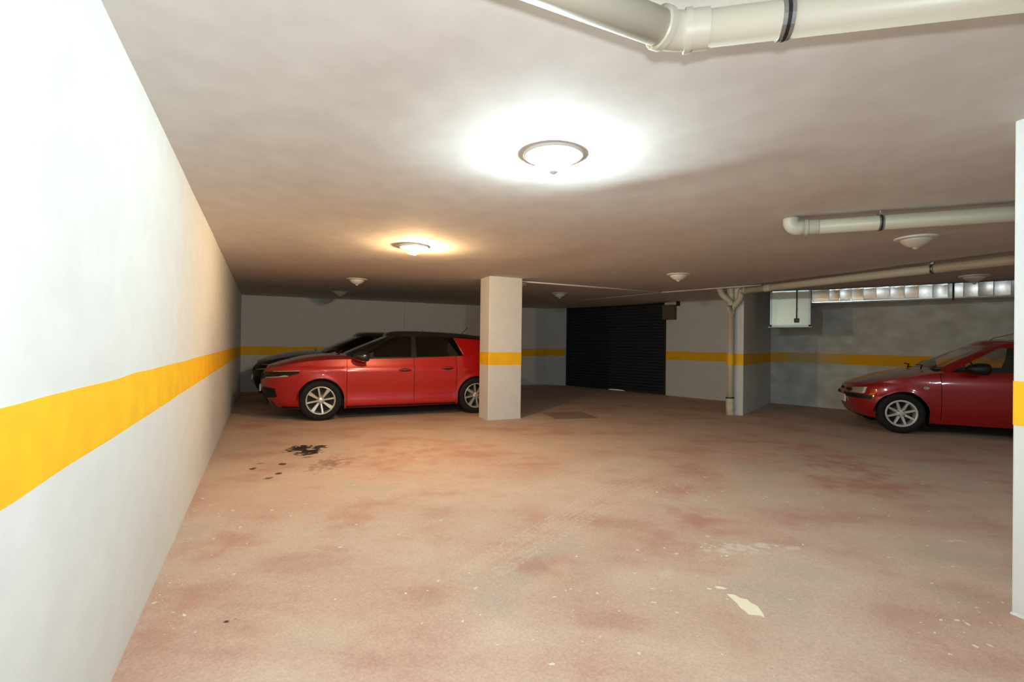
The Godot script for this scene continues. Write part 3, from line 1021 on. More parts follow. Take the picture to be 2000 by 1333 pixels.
# ==================================================================== small things
func build_small_things() -> void:
	# shutter motor beside the shutter
	var p := on_line(1311, 625, PDR, PE)
	var d := (PE - PDR).normalized()
	var t := thing("shutter_motor", "olive grey motor box fixed beside the shutter's top corner", "motor", g(p), atan2(d.y, d.x))
	var st := mb()
	soft_box(st, Vector3(-0.16, 0.0, 0.005), Vector3(0.15, 0.36, 0.16), 0.01)
	obj("housing", st, M.motor, t)
	st = mb()
	box(st, Vector3(-0.15, 0.36, 0.002), Vector3(0.22, 0.43, 0.06))
	obj("bracket", st, M.cable_white, t)
	st = mb()
	box(st, Vector3(0.17, 0.33, 0.002), Vector3(0.23, 0.435, 0.08))
	obj("end_plate", st, M.black_plastic, t)

	# inspection cover in the floor
	var a := on_level(1113, 813, 0.0)
	t = thing("inspection_cover", "rectangular inspection cover set in the floor beyond the square pillar", "cover", g(a), 0.25)
	st = mb()
	box(st, Vector3(-0.40, 0.0, -0.40), Vector3(0.40, 0.004, 0.40))
	obj("frame", st, M.hatch_frame, t)
	st = mb()
	soft_box(st, Vector3(-0.375, 0.0, -0.375), Vector3(0.375, 0.012, 0.375), 0.006)
	obj("cover_plate", st, M.hatch, t)

	# scaled-off patch of floor paint, and the flakes lying about
	st = mb()
	var out := [[1420, 1162], [1434, 1163], [1446, 1170], [1458, 1172], [1466, 1179], [1480, 1186], [1487, 1196], [1491, 1202], [1493, 1208], [1487, 1204], [1476, 1203], [1463, 1202], [1456, 1195], [1447, 1189], [1440, 1180], [1430, 1171]]
	var plan := PackedVector2Array()
	for q in out:
		var f := on_level(q[0], q[1], 0.0)
		plan.append(Vector2(f.x, f.z))
	prism(st, plan, 0.0, 0.003)
	var o := obj("filler_patch", st, M.bare_patch)
	tag(o, "cream patch of bare filler on the red floor", "patch")
	st = mb()
	var rng := RandomNumberGenerator.new()
	rng.seed = 77
	var groups := [[1450, 1070, 120, 22, 60], [1330, 950, 180, 40, 40], [330, 1130, 60, 120, 34], [430, 1060, 60, 80, 30], [560, 1000, 200, 60, 22], [1800, 1020, 160, 120, 45], [1880, 1210, 90, 70, 36],
		[1000, 1100, 700, 220, 110], [1500, 960, 300, 60, 40], [1180, 830, 250, 25, 16], [1140, 1200, 500, 120, 50]]
	for q in groups:
		for i in q[4]:
			var px: float = q[0] + rng.randfn() * q[2] * 0.5
			var py: float = q[1] + rng.randfn() * q[3] * 0.5
			if py < 830 or py > 1330:
				continue
			var f := on_level(px, py, 0.0)
			# keep clear of the left wall
			var side := (PA - PN).normalized()
			if (Vector2(f.x, f.z) - PN).cross(side) < 0.03 or f.x > 4.5:
				continue
			var sz: float = 0.0025 + 0.006 * pow(rng.randf(), 3.0) * (1.0 + f.z * 0.15)
			var poly := PackedVector2Array()
			var n := 5
			var tn := rng.randf() * TAU
			for k in n:
				var an := TAU * k / n
				var rr := sz * (0.6 + 0.7 * rng.randf())
				poly.append(Vector2(f.x, f.z) + Vector2(cos(an) * rr * 1.5, sin(an) * rr * 0.8).rotated(tn))
			prism(st, poly, 0.0, 0.0015)
	o = obj("plaster_flakes", st, M.chips)
	tag(o, "small pale plaster flakes scattered over the floor", "flakes")
	o.set_meta("kind", "stuff")
	for q in [[1408, 1150, 0.03], [1385, 1152, 0.012]]:
		st = mb()
		var f := on_level(q[0], q[1], 0.0)
		var poly := PackedVector2Array()
		for k in 7:
			poly.append(Vector2(f.x, f.z) + Vector2(cos(TAU * k / 7), 0.4 * sin(TAU * k / 7)).rotated(-0.3) * q[2] * (0.8 + 0.3 * rng.randf()))
		prism(st, poly, 0.0, 0.004)
		o = obj("plaster_crumb", st, M.bare_patch)
		tag(o, ("larger" if q[2] > 0.02 else "tiny") + " cream crumb of plaster beside the bare filler patch", "crumb", "plaster crumbs by the filler patch")

# ==================================================================== cars
# local axes of a car: +x to its nose, +y up, +z to its right; the base is on the floor midway between the axles
func prof(p: Array, t: float) -> float:      # smooth curve through (t, value) points sorted by t
	var n := p.size()
	if t <= p[0].x:
		return p[0].y
	if t >= p[n - 1].x:
		return p[n - 1].y
	var i := 0
	while p[i + 1].x < t:
		i += 1
	var a: Vector2 = p[i]
	var b: Vector2 = p[i + 1]
	var h := b.x - a.x
	var sl := (b.y - a.y) / h
	var m0 := sl
	var m1 := sl
	if i > 0:
		m0 = (b.y - p[i - 1].y) / (b.x - p[i - 1].x)
	if i < n - 2:
		m1 = (p[i + 2].y - a.y) / (p[i + 2].x - a.x)
	var u := (t - a.x) / h
	return (2 * u * u * u - 3 * u * u + 1) * a.y + (u * u * u - 2 * u * u + u) * h * m0 + (-2 * u * u * u + 3 * u * u) * b.y + (u * u * u - u * u) * h * m1

func skin(c: Dictionary, s: float, y: float, side: float) -> Vector3:    # point of the outer skin at station s and height y
	var w: float = c.hw * prof(c.hwf, y)
	var x := s
	if s > c.xs:
		var u: float = clampf((s - c.xs) / (c.xfm - c.xs), 0.0, 1.0)
		x = c.xs + u * (prof(c.xf, y) - c.xs)
		w *= pow(max(0.0, 1.0 - pow(u, c.nf)), 1.0 / c.nf)
	elif s < c.xrs:
		var u: float = clampf((c.xrs - s) / (c.xrs - c.xrm), 0.0, 1.0)
		x = c.xrs + u * (prof(c.xr, y) - c.xrs)
		w *= pow(max(0.0, 1.0 - pow(u, c.nr)), 1.0 / c.nr)
	for ax in [c.axf, c.axr]:
		var rr := Vector2(s - ax, y - c.wr).length() - float(c.arch)
		if rr > -0.05 and w > 0.3:
			w += 0.014 * exp(-rr * rr / 0.0018)
	return Vector3(x, y, w * side)

func skin_normal(c: Dictionary, s: float, y: float, side: float) -> Vector3:
	var a := skin(c, s + 0.004, y, side) - skin(c, s - 0.004, y, side)
	var b := skin(c, s, y + 0.004, side) - skin(c, s, y - 0.004, side)
	var n := a.cross(b)
	if n.z * side < 0:
		n = -n
	return n.normalized()

func patch(st: SurfaceTool, c: Dictionary, side: float, na: int, nb: int, at: Callable, off: float) -> void:
	# a panel that follows the skin: at(a, b) gives (station, height) for a, b from 0 to 1
	var q := []
	for i in na + 1:
		var row := []
		for j in nb + 1:
			var sy: Vector2 = at.call(float(i) / na, float(j) / nb)
			row.append(skin(c, sy.x, sy.y, side) + skin_normal(c, sy.x, sy.y, side) * off)
		q.append(row)
	for i in na:
		for j in nb:
			flip_quad(st, side > 0, q[i][j], q[i + 1][j], q[i + 1][j + 1], q[i][j + 1])

func bottom_of(c: Dictionary, s: float) -> float:
	for ax in [c.axf, c.axr]:
		var d: float = abs(s - ax)
		if d < c.arch:
			return max(float(c.sill), float(c.wr) + sqrt(c.arch * c.arch - d * d))
	return c.sill + prof(c.lift, s)

func wheel(t: Node3D, c: Dictionary, at: Vector3, side: float) -> void:
	var r: float = c.wr
	var rim: float = c.rim
	var wd: float = c.tyre_w
	var b := Basis(Vector3(1, 0, 0), PI / 2 * side)     # lathe axis y -> outwards (z * side)
	var st := mb(true)
	var tr := Transform3D(b, Vector3.ZERO)
	lathe(st, PackedVector2Array([Vector2(rim - 0.012, -wd * 0.5), Vector2(rim, -wd * 0.5), Vector2(r - 0.025, -wd * 0.52), Vector2(r - 0.004, -wd * 0.40), Vector2(r, -wd * 0.2), Vector2(r, wd * 0.2), Vector2(r - 0.004, wd * 0.40), Vector2(r - 0.016, wd * 0.49), Vector2(r - 0.04, wd * 0.53), Vector2(rim + 0.02, wd * 0.51), Vector2(rim + 0.002, wd * 0.46), Vector2(rim - 0.004, wd * 0.40)]), 48, tr)
	var o := obj("wheel", st, M.dark_rubber, t)
	o.position = at
	st = mb(true)
	lathe(st, PackedVector2Array([Vector2(rim - 0.004, wd * 0.44), Vector2(rim + 0.006, wd * 0.49), Vector2(rim + 0.002, wd * 0.52), Vector2(rim - c.rim_lip, wd * 0.50), Vector2(rim - c.rim_lip - 0.004, wd * 0.42), Vector2(rim - c.rim_lip - 0.010, -wd * 0.2)]), 48, tr)
	st.set_smooth_group(-1)
	for k in 8:
		var a: float = TAU * k / 8.0 + c.spoke_turn
		var wide: bool = k % 2 == 1
		var w0: float = c.spoke_in
		var w1: float = c.spoke_wide if wide else c.spoke_out
		var bs := b * Basis(Vector3(0, 1, 0), a)
		var pts := []
		for e in [[0.03, w0, 0.36], [rim - c.rim_lip + 0.003, w1, 0.47]]:
			for sgn in [-1, 1]:
				pts.append(bs * Vector3(e[0], wd * e[2], sgn * e[1]))
				pts.append(bs * Vector3(e[0], wd * (e[2] - 0.16), sgn * e[1] * 1.25))
		flip_quad(st, side < 0, pts[0], pts[2], pts[6], pts[4])
		flip_quad(st, side < 0, pts[1], pts[0], pts[4], pts[5])
		flip_quad(st, side < 0, pts[2], pts[3], pts[7], pts[6])
	st.set_smooth_group(0)
	lathe(st, PackedVector2Array([Vector2(0.058, wd * 0.18), Vector2(0.056, wd * 0.36), Vector2(0.045, wd * 0.40), Vector2(0.030, wd * 0.42), Vector2(0.0, wd * 0.43)]), 20, tr)
	obj("alloy_rim", st, c.rim_mat, o)
	st = mb(true)
	lathe(st, PackedVector2Array([Vector2(0.0, wd * 0.02), Vector2(rim * 0.66, wd * 0.02), Vector2(rim * 0.66, -wd * 0.05)]), 32, tr)
	obj("brake_disc", st, M.disc, o)
	st = mb(true)
	lathe(st, PackedVector2Array([Vector2(0.0, -wd * 0.12), Vector2(rim - 0.01, -wd * 0.12)]), 24, tr)
	obj("wheel_back", st, M.black_plastic, o)
	for k in 4:
		st = mb(true)
		var a2: float = TAU * k / 4.0 + c.spoke_turn + 0.39
		var pp := b * Vector3(cos(a2) * 0.042, 0, sin(a2) * 0.042)
		tube(st, PackedVector3Array([pp + b * Vector3(0, wd * 0.36, 0), pp + b * Vector3(0, wd * 0.415, 0)]), 0.009, 8)
		obj("wheel_bolt", st, M.disc, o)

func seat(st: SurfaceTool, at: Vector3) -> void:
	soft_box(st, at + Vector3(-0.25, 0, -0.24), at + Vector3(0.25, 0.14, 0.24), 0.05)
	var lean := Transform3D(Basis(Vector3(0, 0, 1), 0.30), at + Vector3(-0.20, 0.10, 0))
	soft_box(st, Vector3(-0.09, 0.0, -0.23), Vector3(0.05, 0.50, 0.23), 0.05, lean)
	soft_box(st, Vector3(-0.06, 0.53, -0.12), Vector3(0.02, 0.70, 0.12), 0.035, lean)

func car(c: Dictionary, called: String, label: String, at: Vector2, head: Vector2) -> Node3D:
	var t := thing(called, label, "car", v3(at, 0.0), atan2(head.y, head.x))
	# stations along the car, nose to tail
	var ss := []
	for u in [1.0, 0.9996, 0.998, 0.995, 0.988, 0.975, 0.955, 0.93, 0.90, 0.865, 0.82, 0.77, 0.71, 0.65, 0.58, 0.5, 0.42, 0.34, 0.26, 0.18, 0.09, 0.0]:
		ss.append(c.xs + u * (c.xfm - c.xs))
	for u in [1.0, 0.9996, 0.998, 0.993, 0.98, 0.955, 0.92, 0.87, 0.80, 0.72, 0.63, 0.53, 0.43, 0.33, 0.22, 0.11, 0.0]:
		ss.append(c.xrs + u * (c.xrm - c.xrs))
	var s0: float = c.xs
	while s0 > c.xrs:
		ss.append(s0)
		s0 -= 0.06
	for ax in [c.axf, c.axr]:
		for k in 25:
			ss.append(ax + c.arch * cos(PI * k / 24.0))
		ss.append(ax + c.arch + 0.002)
		ss.append(ax - c.arch - 0.002)
	for d in c.doors:
		for e in [d.x, d.y]:
			ss.append(e - 0.0035)
			ss.append(e + 0.0035)
	ss.append(c.cowl)
	ss.sort()
	ss.reverse()
	var st_x := []
	for s in ss:
		if st_x.is_empty() or st_x[-1] - s > 0.0008:
			st_x.append(s)
	var lev := [0.0, 0.03, 0.07, 0.12, 0.18, 0.25, 0.32, 0.39, 0.46, 0.53, 0.60, 0.66, 0.72, 0.78, 0.83, 0.88, 0.92, 0.96, 1.0]
	var nl := lev.size() - 1
	var body := mb(true)
	var doors := []
	for d in c.doors:
		doors.append([mb(true), mb(true)])
	var under := mb()
	var lid := mb(true)
	var hood := mb(true)
	for side in [-1.0, 1.0]:
		var grid := []
		for s in st_x:
			var y0 := bottom_of(c, s)
			var y1 := prof(c.ytop, s)
			var col := []
			for f in lev:
				col.append(skin(c, s, lerpf(y0, y1, f), side))
			grid.append(col)
		for i in st_x.size() - 1:
			var mid: float = (st_x[i] + st_x[i + 1]) / 2
			var gap := false
			var which := -1
			for k in c.doors.size():
				var d: Vector2 = c.doors[k]
				if abs(mid - d.x) < 0.0034 or abs(mid - d.y) < 0.0034:
					gap = true
				elif mid < d.x and mid > d.y:
					which = k
			for j in nl:
				var q := [grid[i + 1][j], grid[i][j], grid[i][j + 1], grid[i + 1][j + 1]]
				if gap and j >= 2:
					var inn := Vector3(0, 0, -0.02 * side)
					flip_quad(under, side < 0, q[0] + inn, q[1] + inn, q[2] + inn, q[3] + inn)
					flip_quad(under, side < 0, q[1], q[1] + inn, q[2] + inn, q[2])
					flip_quad(under, side < 0, q[0] + inn, q[0], q[3], q[3] + inn)
				elif which >= 0 and j >= 2:
					flip_quad(doors[which][0 if side < 0 else 1], side < 0, q[0], q[1], q[2], q[3])
				else:
					flip_quad(body, side < 0, q[0], q[1], q[2], q[3])
			# rolled lower edge
			var a: Vector3 = grid[i][0]
			var b: Vector3 = grid[i + 1][0]
			var ia := Vector3(a.x, a.y + 0.004, a.z * 0.93)
			var ib := Vector3(b.x, b.y + 0.004, b.z * 0.93)
			flip_quad(under, side > 0, b, a, ia, ib)
	# bonnet and the deck under the windows, spanned between the top edges
	for i in st_x.size() - 1:
		var span := 14
		var rows := []
		for e in [i, i + 1]:
			var s: float = st_x[e]
			var p := skin(c, s, prof(c.ytop, s), 1.0)
			var row := []
			for k in span + 1:
				var u: float = -1.0 + 2.0 * k / span
				var crown: float = c.crown * pow(abs(p.z) / c.hw, 0.8) * (1.0 - pow(abs(u), 2.4)) if s >= c.cowl - 0.001 else 0.0
				row.append(Vector3(p.x, p.y + crown, p.z * u))
			rows.append(row)
		var m := hood if st_x[i + 1] >= c.cowl - 0.001 else lid
		for k in span:
			quad(m, rows[0][k], rows[1][k], rows[1][k + 1], rows[0][k + 1])
	obj("body_shell", body, c.paint, t)
	obj("bonnet", hood, c.paint, t)
	obj("cabin_trim", lid, M.cabin, t)
	for k in doors.size():
		for w in 2:
			var o := obj("front_door" if k == 0 else "rear_door", doors[k][w], c.paint, t)
			# pull handle
			var side := -1.0 if w == 0 else 1.0
			if c.handles.size() > k:
				var hp: Vector2 = c.handles[k]
				var n := skin_normal(c, hp.x, hp.y, side)
				var p := skin(c, hp.x, hp.y, side)
				var hs := mb(true)
				tube(hs, PackedVector3Array([p + Vector3(0.095, -0.002, 0), p + Vector3(0.08, 0, 0) + n * 0.026, p + Vector3(0, 0.002, 0) + n * 0.036, p + Vector3(-0.08, 0, 0) + n * 0.026, p + Vector3(-0.095, -0.002, 0)]), 0.011, 10)
				obj("door_handle", hs, c.paint, o)
				hs = mb(true)
				patch(hs, c, side, 10, 4, func(a2, b2): return hp + Vector2((a2 - 0.5) * 0.17, (b2 - 0.5) * 0.055 * sqrt(max(0.0, 1.0 - pow(2 * a2 - 1, 2)))), 0.0015)
				obj("handle_recess", hs, M.black_plastic, o)
	# wheel wells and underside
	for ax in [c.axf, c.axr]:
		for side in [-1.0, 1.0]:
			var w: float = c.hw * 0.955
			for k in 24:
				var a0 := PI * k / 24.0
				var a1 := PI * (k + 1) / 24.0
				var rr: float = c.arch - 0.001
				var p0 := Vector3(ax + rr * cos(a0), c.wr + rr * sin(a0), 0)
				var p1 := Vector3(ax + rr * cos(a1), c.wr + rr * sin(a1), 0)
				var zo := Vector3(0, 0, w * side)
				var zi := Vector3(0, 0, (w - 0.34) * side)
				flip_quad(under, side > 0, p0 + zo, p1 + zo, p1 + zi, p0 + zi)
				flip_quad(under, side < 0, Vector3(p0.x, c.sill, 0) + zi, Vector3(p1.x, c.sill, 0) + zi, p1 + zi, p0 + zi)
	box(under, Vector3(c.xrm + 0.15, c.sill + 0.005, -(c.hw - 0.36)), Vector3(c.xfm - 0.15, c.sill + 0.12, c.hw - 0.36))
	box(under, Vector3(c.axr + c.arch + 0.02, c.sill + 0.005, -(c.hw - 0.08)), Vector3(c.axf - c.arch - 0.02, c.sill + 0.10, c.hw - 0.08))
	obj("underbody", under, M.black_plastic, t)
	for ax in [c.axf, c.axr]:
		for side in [-1.0, 1.0]:
			wheel(t, c, Vector3(ax, c.wr, side * (c.hw * 0.965 - c.tyre_w * 0.5)), side)
	cabin(t, c)
	return t

func cabin(t: Node3D, c: Dictionary) -> void:
	# columns of the greenhouse: (base x, top x, width factor, part)
	var cols := []
	var fu := [1.0, 0.998, 0.99, 0.97, 0.93, 0.87, 0.80, 0.72, 0.64, 0.56, 0.48, 0.40, 0.30, 0.15, 0.0]
	for k in fu.size():
		var u: float = fu[k]
		cols.append([c.gfb.y + u * (c.gfb.x - c.gfb.y), c.gft.y + u * (c.gft.x - c.gft.y), pow(max(0.0, 1.0 - pow(u, 2.3)), 1.0 / 2.3), "windscreen" if u > c.pil.x else ("front_pillar" if u > c.pil.y else "front_window"), u])
	for s in c.side_cols:
		for k in s[2]:
			var f: float = float(k + 1) / s[2]
			var last = cols[-1]
			if k == 0:
				s.append([last[0], last[1]])
			var from = s[4]
			cols[-1][3] = s[3]
			cols.append([lerpf(from[0], s[0], f), lerpf(from[1], s[1], f), 1.0, s[3], 0.0])
	for k in fu.size():
		var u: float = fu[fu.size() - 1 - k]
		if k > 0:
			cols.append([c.grb.y + u * (c.grb.x - c.grb.y), c.grt.y + u * (c.grt.x - c.grt.y), pow(max(0.0, 1.0 - pow(u, 2.6)), 1.0 / 2.6), "rear_pillar" if u < 0.60 else "rear_screen", 0.0])
		else:
			cols[-1][3] = "rear_pillar"
	var rows := [0.0, 0.06, 0.13, 0.25, 0.38, 0.50, 0.62, 0.74, 0.85, 0.93, 1.0]
	var parts := {}
	var tops := []
	for side in [-1.0, 1.0]:
		var grid := []
		for q in cols:
			var col := []
			for f in rows:
				var x: float = lerpf(q[0], q[1], f) + 0.05 * sin(PI * f) * q[4]
				var y: float = lerpf(prof(c.gy0, q[0]), prof(c.gy1, q[1]), f)
				var w: float = lerpf(c.gw0, c.gw1, pow(f, 1.15)) * q[2]
				col.append(Vector3(x, y, w * side))
			grid.append(col)
		if side > 0:
			for col in grid:
				tops.append(col[-1])
		for i in cols.size() - 1:
			var part: String = cols[i][3]
			for j in rows.size() - 1:
				var nm := part
				if j >= rows.size() - c.rail:
					nm = "roof_rail"
				elif j < 2 and part != "windscreen":
					nm = "window_seal" if part.ends_with("window") or part == "rear_screen" else part
				if part == "rear_pillar" and j < rows.size() - c.rail and not c.has("dark_pillar"):
					nm = "rear_pillar"
				var key := nm + part + ("_l" if side < 0 else "_r") if nm.ends_with("window") or nm.ends_with("pillar") or (nm == "window_seal" and part != "rear_screen") else nm
				if not parts.has(key):
					parts[key] = [mb(true), nm]
				flip_quad(parts[key][0], side < 0, grid[i + 1][j], grid[i][j], grid[i][j + 1], grid[i + 1][j + 1])
	for key in parts:
		var nm: String = parts[key][1]
		var m: Material = c.roof_paint
		if nm in ["windscreen", "rear_screen"]:
			m = c.screen_glass
		elif nm.ends_with("window"):
			m = c.side_glass
		elif nm in ["window_seal", "centre_pillar"]:
			m = M.black_plastic
		elif nm == "rear_pillar":
			m = c.paint
		elif nm == "front_pillar":
			m = c.pillar_paint
		obj(nm, parts[key][0], m, t)
	# roof
	var st := mb(true)
	for i in tops.size() - 1:
		var span := 14
		var rr := []
		for e in [i, i + 1]:
			var p: Vector3 = tops[e]
			var row := []
			for k in span + 1:
				var u: float = -1.0 + 2.0 * k / span
				row.append(Vector3(p.x, p.y + c.roof_crown * pow(p.z / c.gw1, 0.7) * (1.0 - pow(abs(u), 2.2)), p.z * u))
			rr.append(row)
		for k in span:
			quad(st, rr[0][k], rr[1][k], rr[1][k + 1], rr[0][k + 1])
	obj("roof", st, c.roof_paint, t)
	# inside
	st = mb()
	for z in [-0.36, 0.36]:
		seat(st, Vector3(-0.02 + c.seat_x, c.seat_y, z))
	obj("front_seats", st, M.cabin, t)
	st = mb()
	soft_box(st, Vector3(c.seat_x - 1.05, c.seat_y, -0.58), Vector3(c.seat_x - 0.90, c.seat_y + 0.42, 0.58), 0.05)
	obj("rear_seat", st, M.cabin, t)
	st = mb()
	soft_box(st, Vector3(c.gfb.y - 0.18, c.seat_y + 0.1, -0.62), Vector3(c.gfb.y + 0.25, c.gy0[0].y + 0.06, 0.62), 0.05)
	obj("dashboard", st, M.cabin, t)
	st = mb(true)
	var b := Transform3D(Basis(Vector3(0, 0, 1), PI / 2 - 0.45), Vector3(c.gfb.y - 0.28, c.gy0[0].y + 0.05, -0.36))
	var ring := PackedVector2Array()
	for k in 8:
		ring.append(Vector2(0.175 + 0.013 * cos(TAU * k / 8), 0.013 * sin(TAU * k / 8)))
	lathe(st, ring, 28, b, true)
	obj("steering_wheel", st, M.black_plastic, t)

func mirror(t: Node3D, c: Dictionary, x: float, y: float, m: Material) -> void:
	for side in [-1.0, 1.0]:
		var z: float = (c.hw + 0.075) * side
		var st := mb(true)
		var tr := Transform3D(Basis(Vector3(0, 1, 0), -0.12 * side) , Vector3(x, y, z))
		# shell: a rounded pod, blunt to the rear
		var secs := [[0.15, 0.12], [0.135, 0.42], [0.095, 0.72], [0.045, 0.92], [0.0, 1.0], [-0.055, 1.0], [-0.07, 0.93]]
		var prev := []
		for s in secs:
			var ringp := []
			for k in 18:
				var a := TAU * k / 18.0
				var ca := cos(a)
				var sa := sin(a)
				ringp.append(tr * Vector3(s[0], 0.080 * s[1] * signf(sa) * pow(abs(sa), 0.75), 0.125 * s[1] * signf(ca) * pow(abs(ca), 0.75)))
			if prev.size() > 0:
				for k in 18:
					quad(st, prev[k], ringp[k], ringp[(k + 1) % 18], prev[(k + 1) % 18])
			prev = ringp
		for k in 18:
			tri(st, tr * Vector3(-0.07, 0, 0), prev[(k + 1) % 18], prev[k])
		var o := obj("door_mirror", st, m, t)
		st = mb()
		box(st, Vector3(x - 0.035, y - 0.055, (c.hw * 0.90) * side - 0.02), Vector3(x + 0.035, y - 0.02, z + 0.02 * side) if side > 0 else Vector3(x + 0.035, y - 0.02, (c.hw * 0.90) * side + 0.02))
		if side < 0:
			box(st, Vector3(x - 0.035, y - 0.055, z), Vector3(x + 0.035, y - 0.02, (c.hw * 0.90) * side))
		obj("mirror_arm", st, M.black_plastic, o)

func wipers(t: Node3D, x: float, y: float, up: float) -> void:
	for z in [-0.45, 0.12]:
		var st := mb(true)
		tube(st, PackedVector3Array([Vector3(x + 0.05, y, z), Vector3(x - 0.01, y + up, z + 0.16), Vector3(x - 0.03, y + up * 1.1, z + 0.45)]), 0.009, 6)
		obj("wiper", st, M.black_plastic, t)

func paint(col: Color, rough := 0.34) -> StandardMaterial3D:
	var m := plain(col, rough, 0.15)
	m.clearcoat_enabled = true
	m.clearcoat = 1.0
	m.clearcoat_roughness = 0.08
	return m

func pane(col: Color, alpha: float) -> StandardMaterial3D:
	var m := plain(Color(col.r, col.g, col.b, alpha), 0.04)
	m.transparency = BaseMaterial3D.TRANSPARENCY_ALPHA
	return m

func build_cars() -> void:
	M.cabin = plain(Color(0.075, 0.072, 0.07), 0.85)
	M.disc = plain(Color(0.42, 0.39, 0.36), 0.45, 0.8)
	M.alloy = plain(Color(0.82, 0.81, 0.78), 0.35, 0.55)
	M.silver = plain(Color(0.80, 0.80, 0.77), 0.4, 0.35)
	M.chrome = plain(Color(0.86, 0.86, 0.86), 0.12, 1.0)
	M.lens = plain(Color(0.80, 0.79, 0.75), 0.10, 0.5)
	M.dark_lens = plain(Color(0.10, 0.095, 0.09), 0.12)
	M.amber = plain(Color(0.95, 0.45, 0.06), 0.2)
	M.plate = plain(Color(0.85, 0.85, 0.82), 0.4)
	# ---- red hatchback
	var c := {
		hw = 0.8825, xs = 0.95, xfm = 2.14, nf = 3.0, xrs = -1.2, xrm = -1.95, nr = 3.2, sill = 0.185,
		axf = 1.269, axr = -1.269, arch = 0.345, wr = 0.313, rim = 0.212, rim_lip = 0.012, tyre_w = 0.195, spoke_turn = 0.17, spoke_in = 0.010, spoke_wide = 0.027, spoke_out = 0.013, rim_mat = M.alloy,
		xf = [Vector2(0.15, 1.94), Vector2(0.25, 2.03), Vector2(0.38, 2.10), Vector2(0.50, 2.135), Vector2(0.62, 2.14), Vector2(0.70, 2.12), Vector2(0.78, 2.07), Vector2(0.86, 1.98)],
		xr = [Vector2(0.2, -1.84), Vector2(0.35, -1.90), Vector2(0.55, -1.95), Vector2(0.75, -1.945), Vector2(0.9, -1.90), Vector2(1.05, -1.83)],
		hwf = [Vector2(0.15, 0.93), Vector2(0.22, 0.962), Vector2(0.29, 0.972), Vector2(0.36, 0.955), Vector2(0.46, 0.962), Vector2(0.60, 0.985), Vector2(0.72, 0.998), Vector2(0.79, 1.0), Vector2(0.825, 0.978), Vector2(0.88, 0.958), Vector2(0.96, 0.93), Vector2(1.05, 0.895)],
		ytop = [Vector2(-1.95, 0.98), Vector2(-1.5, 1.025), Vector2(-1.0, 1.005), Vector2(0.0, 0.965), Vector2(0.7, 0.95), Vector2(1.1, 0.945), Vector2(1.5, 0.92), Vector2(1.8, 0.875), Vector2(2.0, 0.825), Vector2(2.14, 0.785)],
		lift = [Vector2(-1.95, 0.09), Vector2(-1.6, 0.04), Vector2(-1.2, 0.0), Vector2(1.6, 0.0), Vector2(2.11, 0.03)],
		cowl = 0.78, crown = 0.085, doors = [Vector2(0.89, -0.17), Vector2(-0.17, -0.90)], handles = [Vector2(-0.02, 0.775), Vector2(-0.74, 0.795)],
		gfb = Vector2(1.10, 0.66), gft = Vector2(0.20, -0.02), grb = Vector2(-1.88, -1.50), grt = Vector2(-1.66, -1.40), gw0 = 0.80, gw1 = 0.585,
		gy0 = [Vector2(-1.9, 0.955), Vector2(0.0, 0.93), Vector2(1.1, 0.915)], gy1 = [Vector2(-1.7, 1.275), Vector2(-1.2, 1.33), Vector2(-0.5, 1.358), Vector2(-0.02, 1.352), Vector2(0.22, 1.325)], roof_crown = 0.080,
		pil = Vector2(0.57, 0.41), rail = 2,
		side_cols = [[-0.13, -0.16, 6, "front_window"], [-0.22, -0.24, 1, "centre_pillar"], [-1.06, -0.90, 8, "rear_window"], [-1.50, -1.40, 4, "rear_pillar"]],
		seat_x = -0.05, seat_y = 0.60,
		paint = paint(Color(0.70, 0.045, 0.05)), roof_paint = paint(Color(0.035, 0.034, 0.036), 0.3), pillar_paint = paint(Color(0.035, 0.034, 0.036), 0.3), screen_glass = pane(Color(0.10, 0.13, 0.115), 0.55), side_glass = pane(Color(0.022, 0.023, 0.024), 0.93)}
	M.black_paint = c.roof_paint
	var fw := Vector2(-2.967, 7.507)
	var head := Vector2(-0.915, -0.403).normalized()
	var away := Vector2(head.y, -head.x)
	if away.y < 0:
		away = -away
	var mid := fw - head * 1.269 + away * 0.77
	var t := car(c, "hatchback_car", "red five-door hatchback with black roof and silver alloy wheels", mid, head)
	hatch_details(t, c)
	# ---- black car behind it
	var k := c.duplicate()
	k.paint = paint(Color(0.022, 0.023, 0.024), 0.35)
	k.roof_paint = k.paint
	k.pillar_paint = k.paint
	k.side_glass = pane(Color(0.02, 0.022, 0.022), 0.9)
	k.side_cols = [[-0.13, -0.16, 6, "front_window"], [-0.22, -0.24, 1, "centre_pillar"], [-1.06, -0.90, 8, "rear_window"], [-1.50, -1.40, 4, "rear_pillar"]]
	k.crown = 0.10
	k.roof_crown = 0.10
	t = car(k, "hatchback_car", "black car parked behind the red hatchback by the back wall", mid + away * 2.35 + head * 0.30, head)
	hatch_details(t, k)
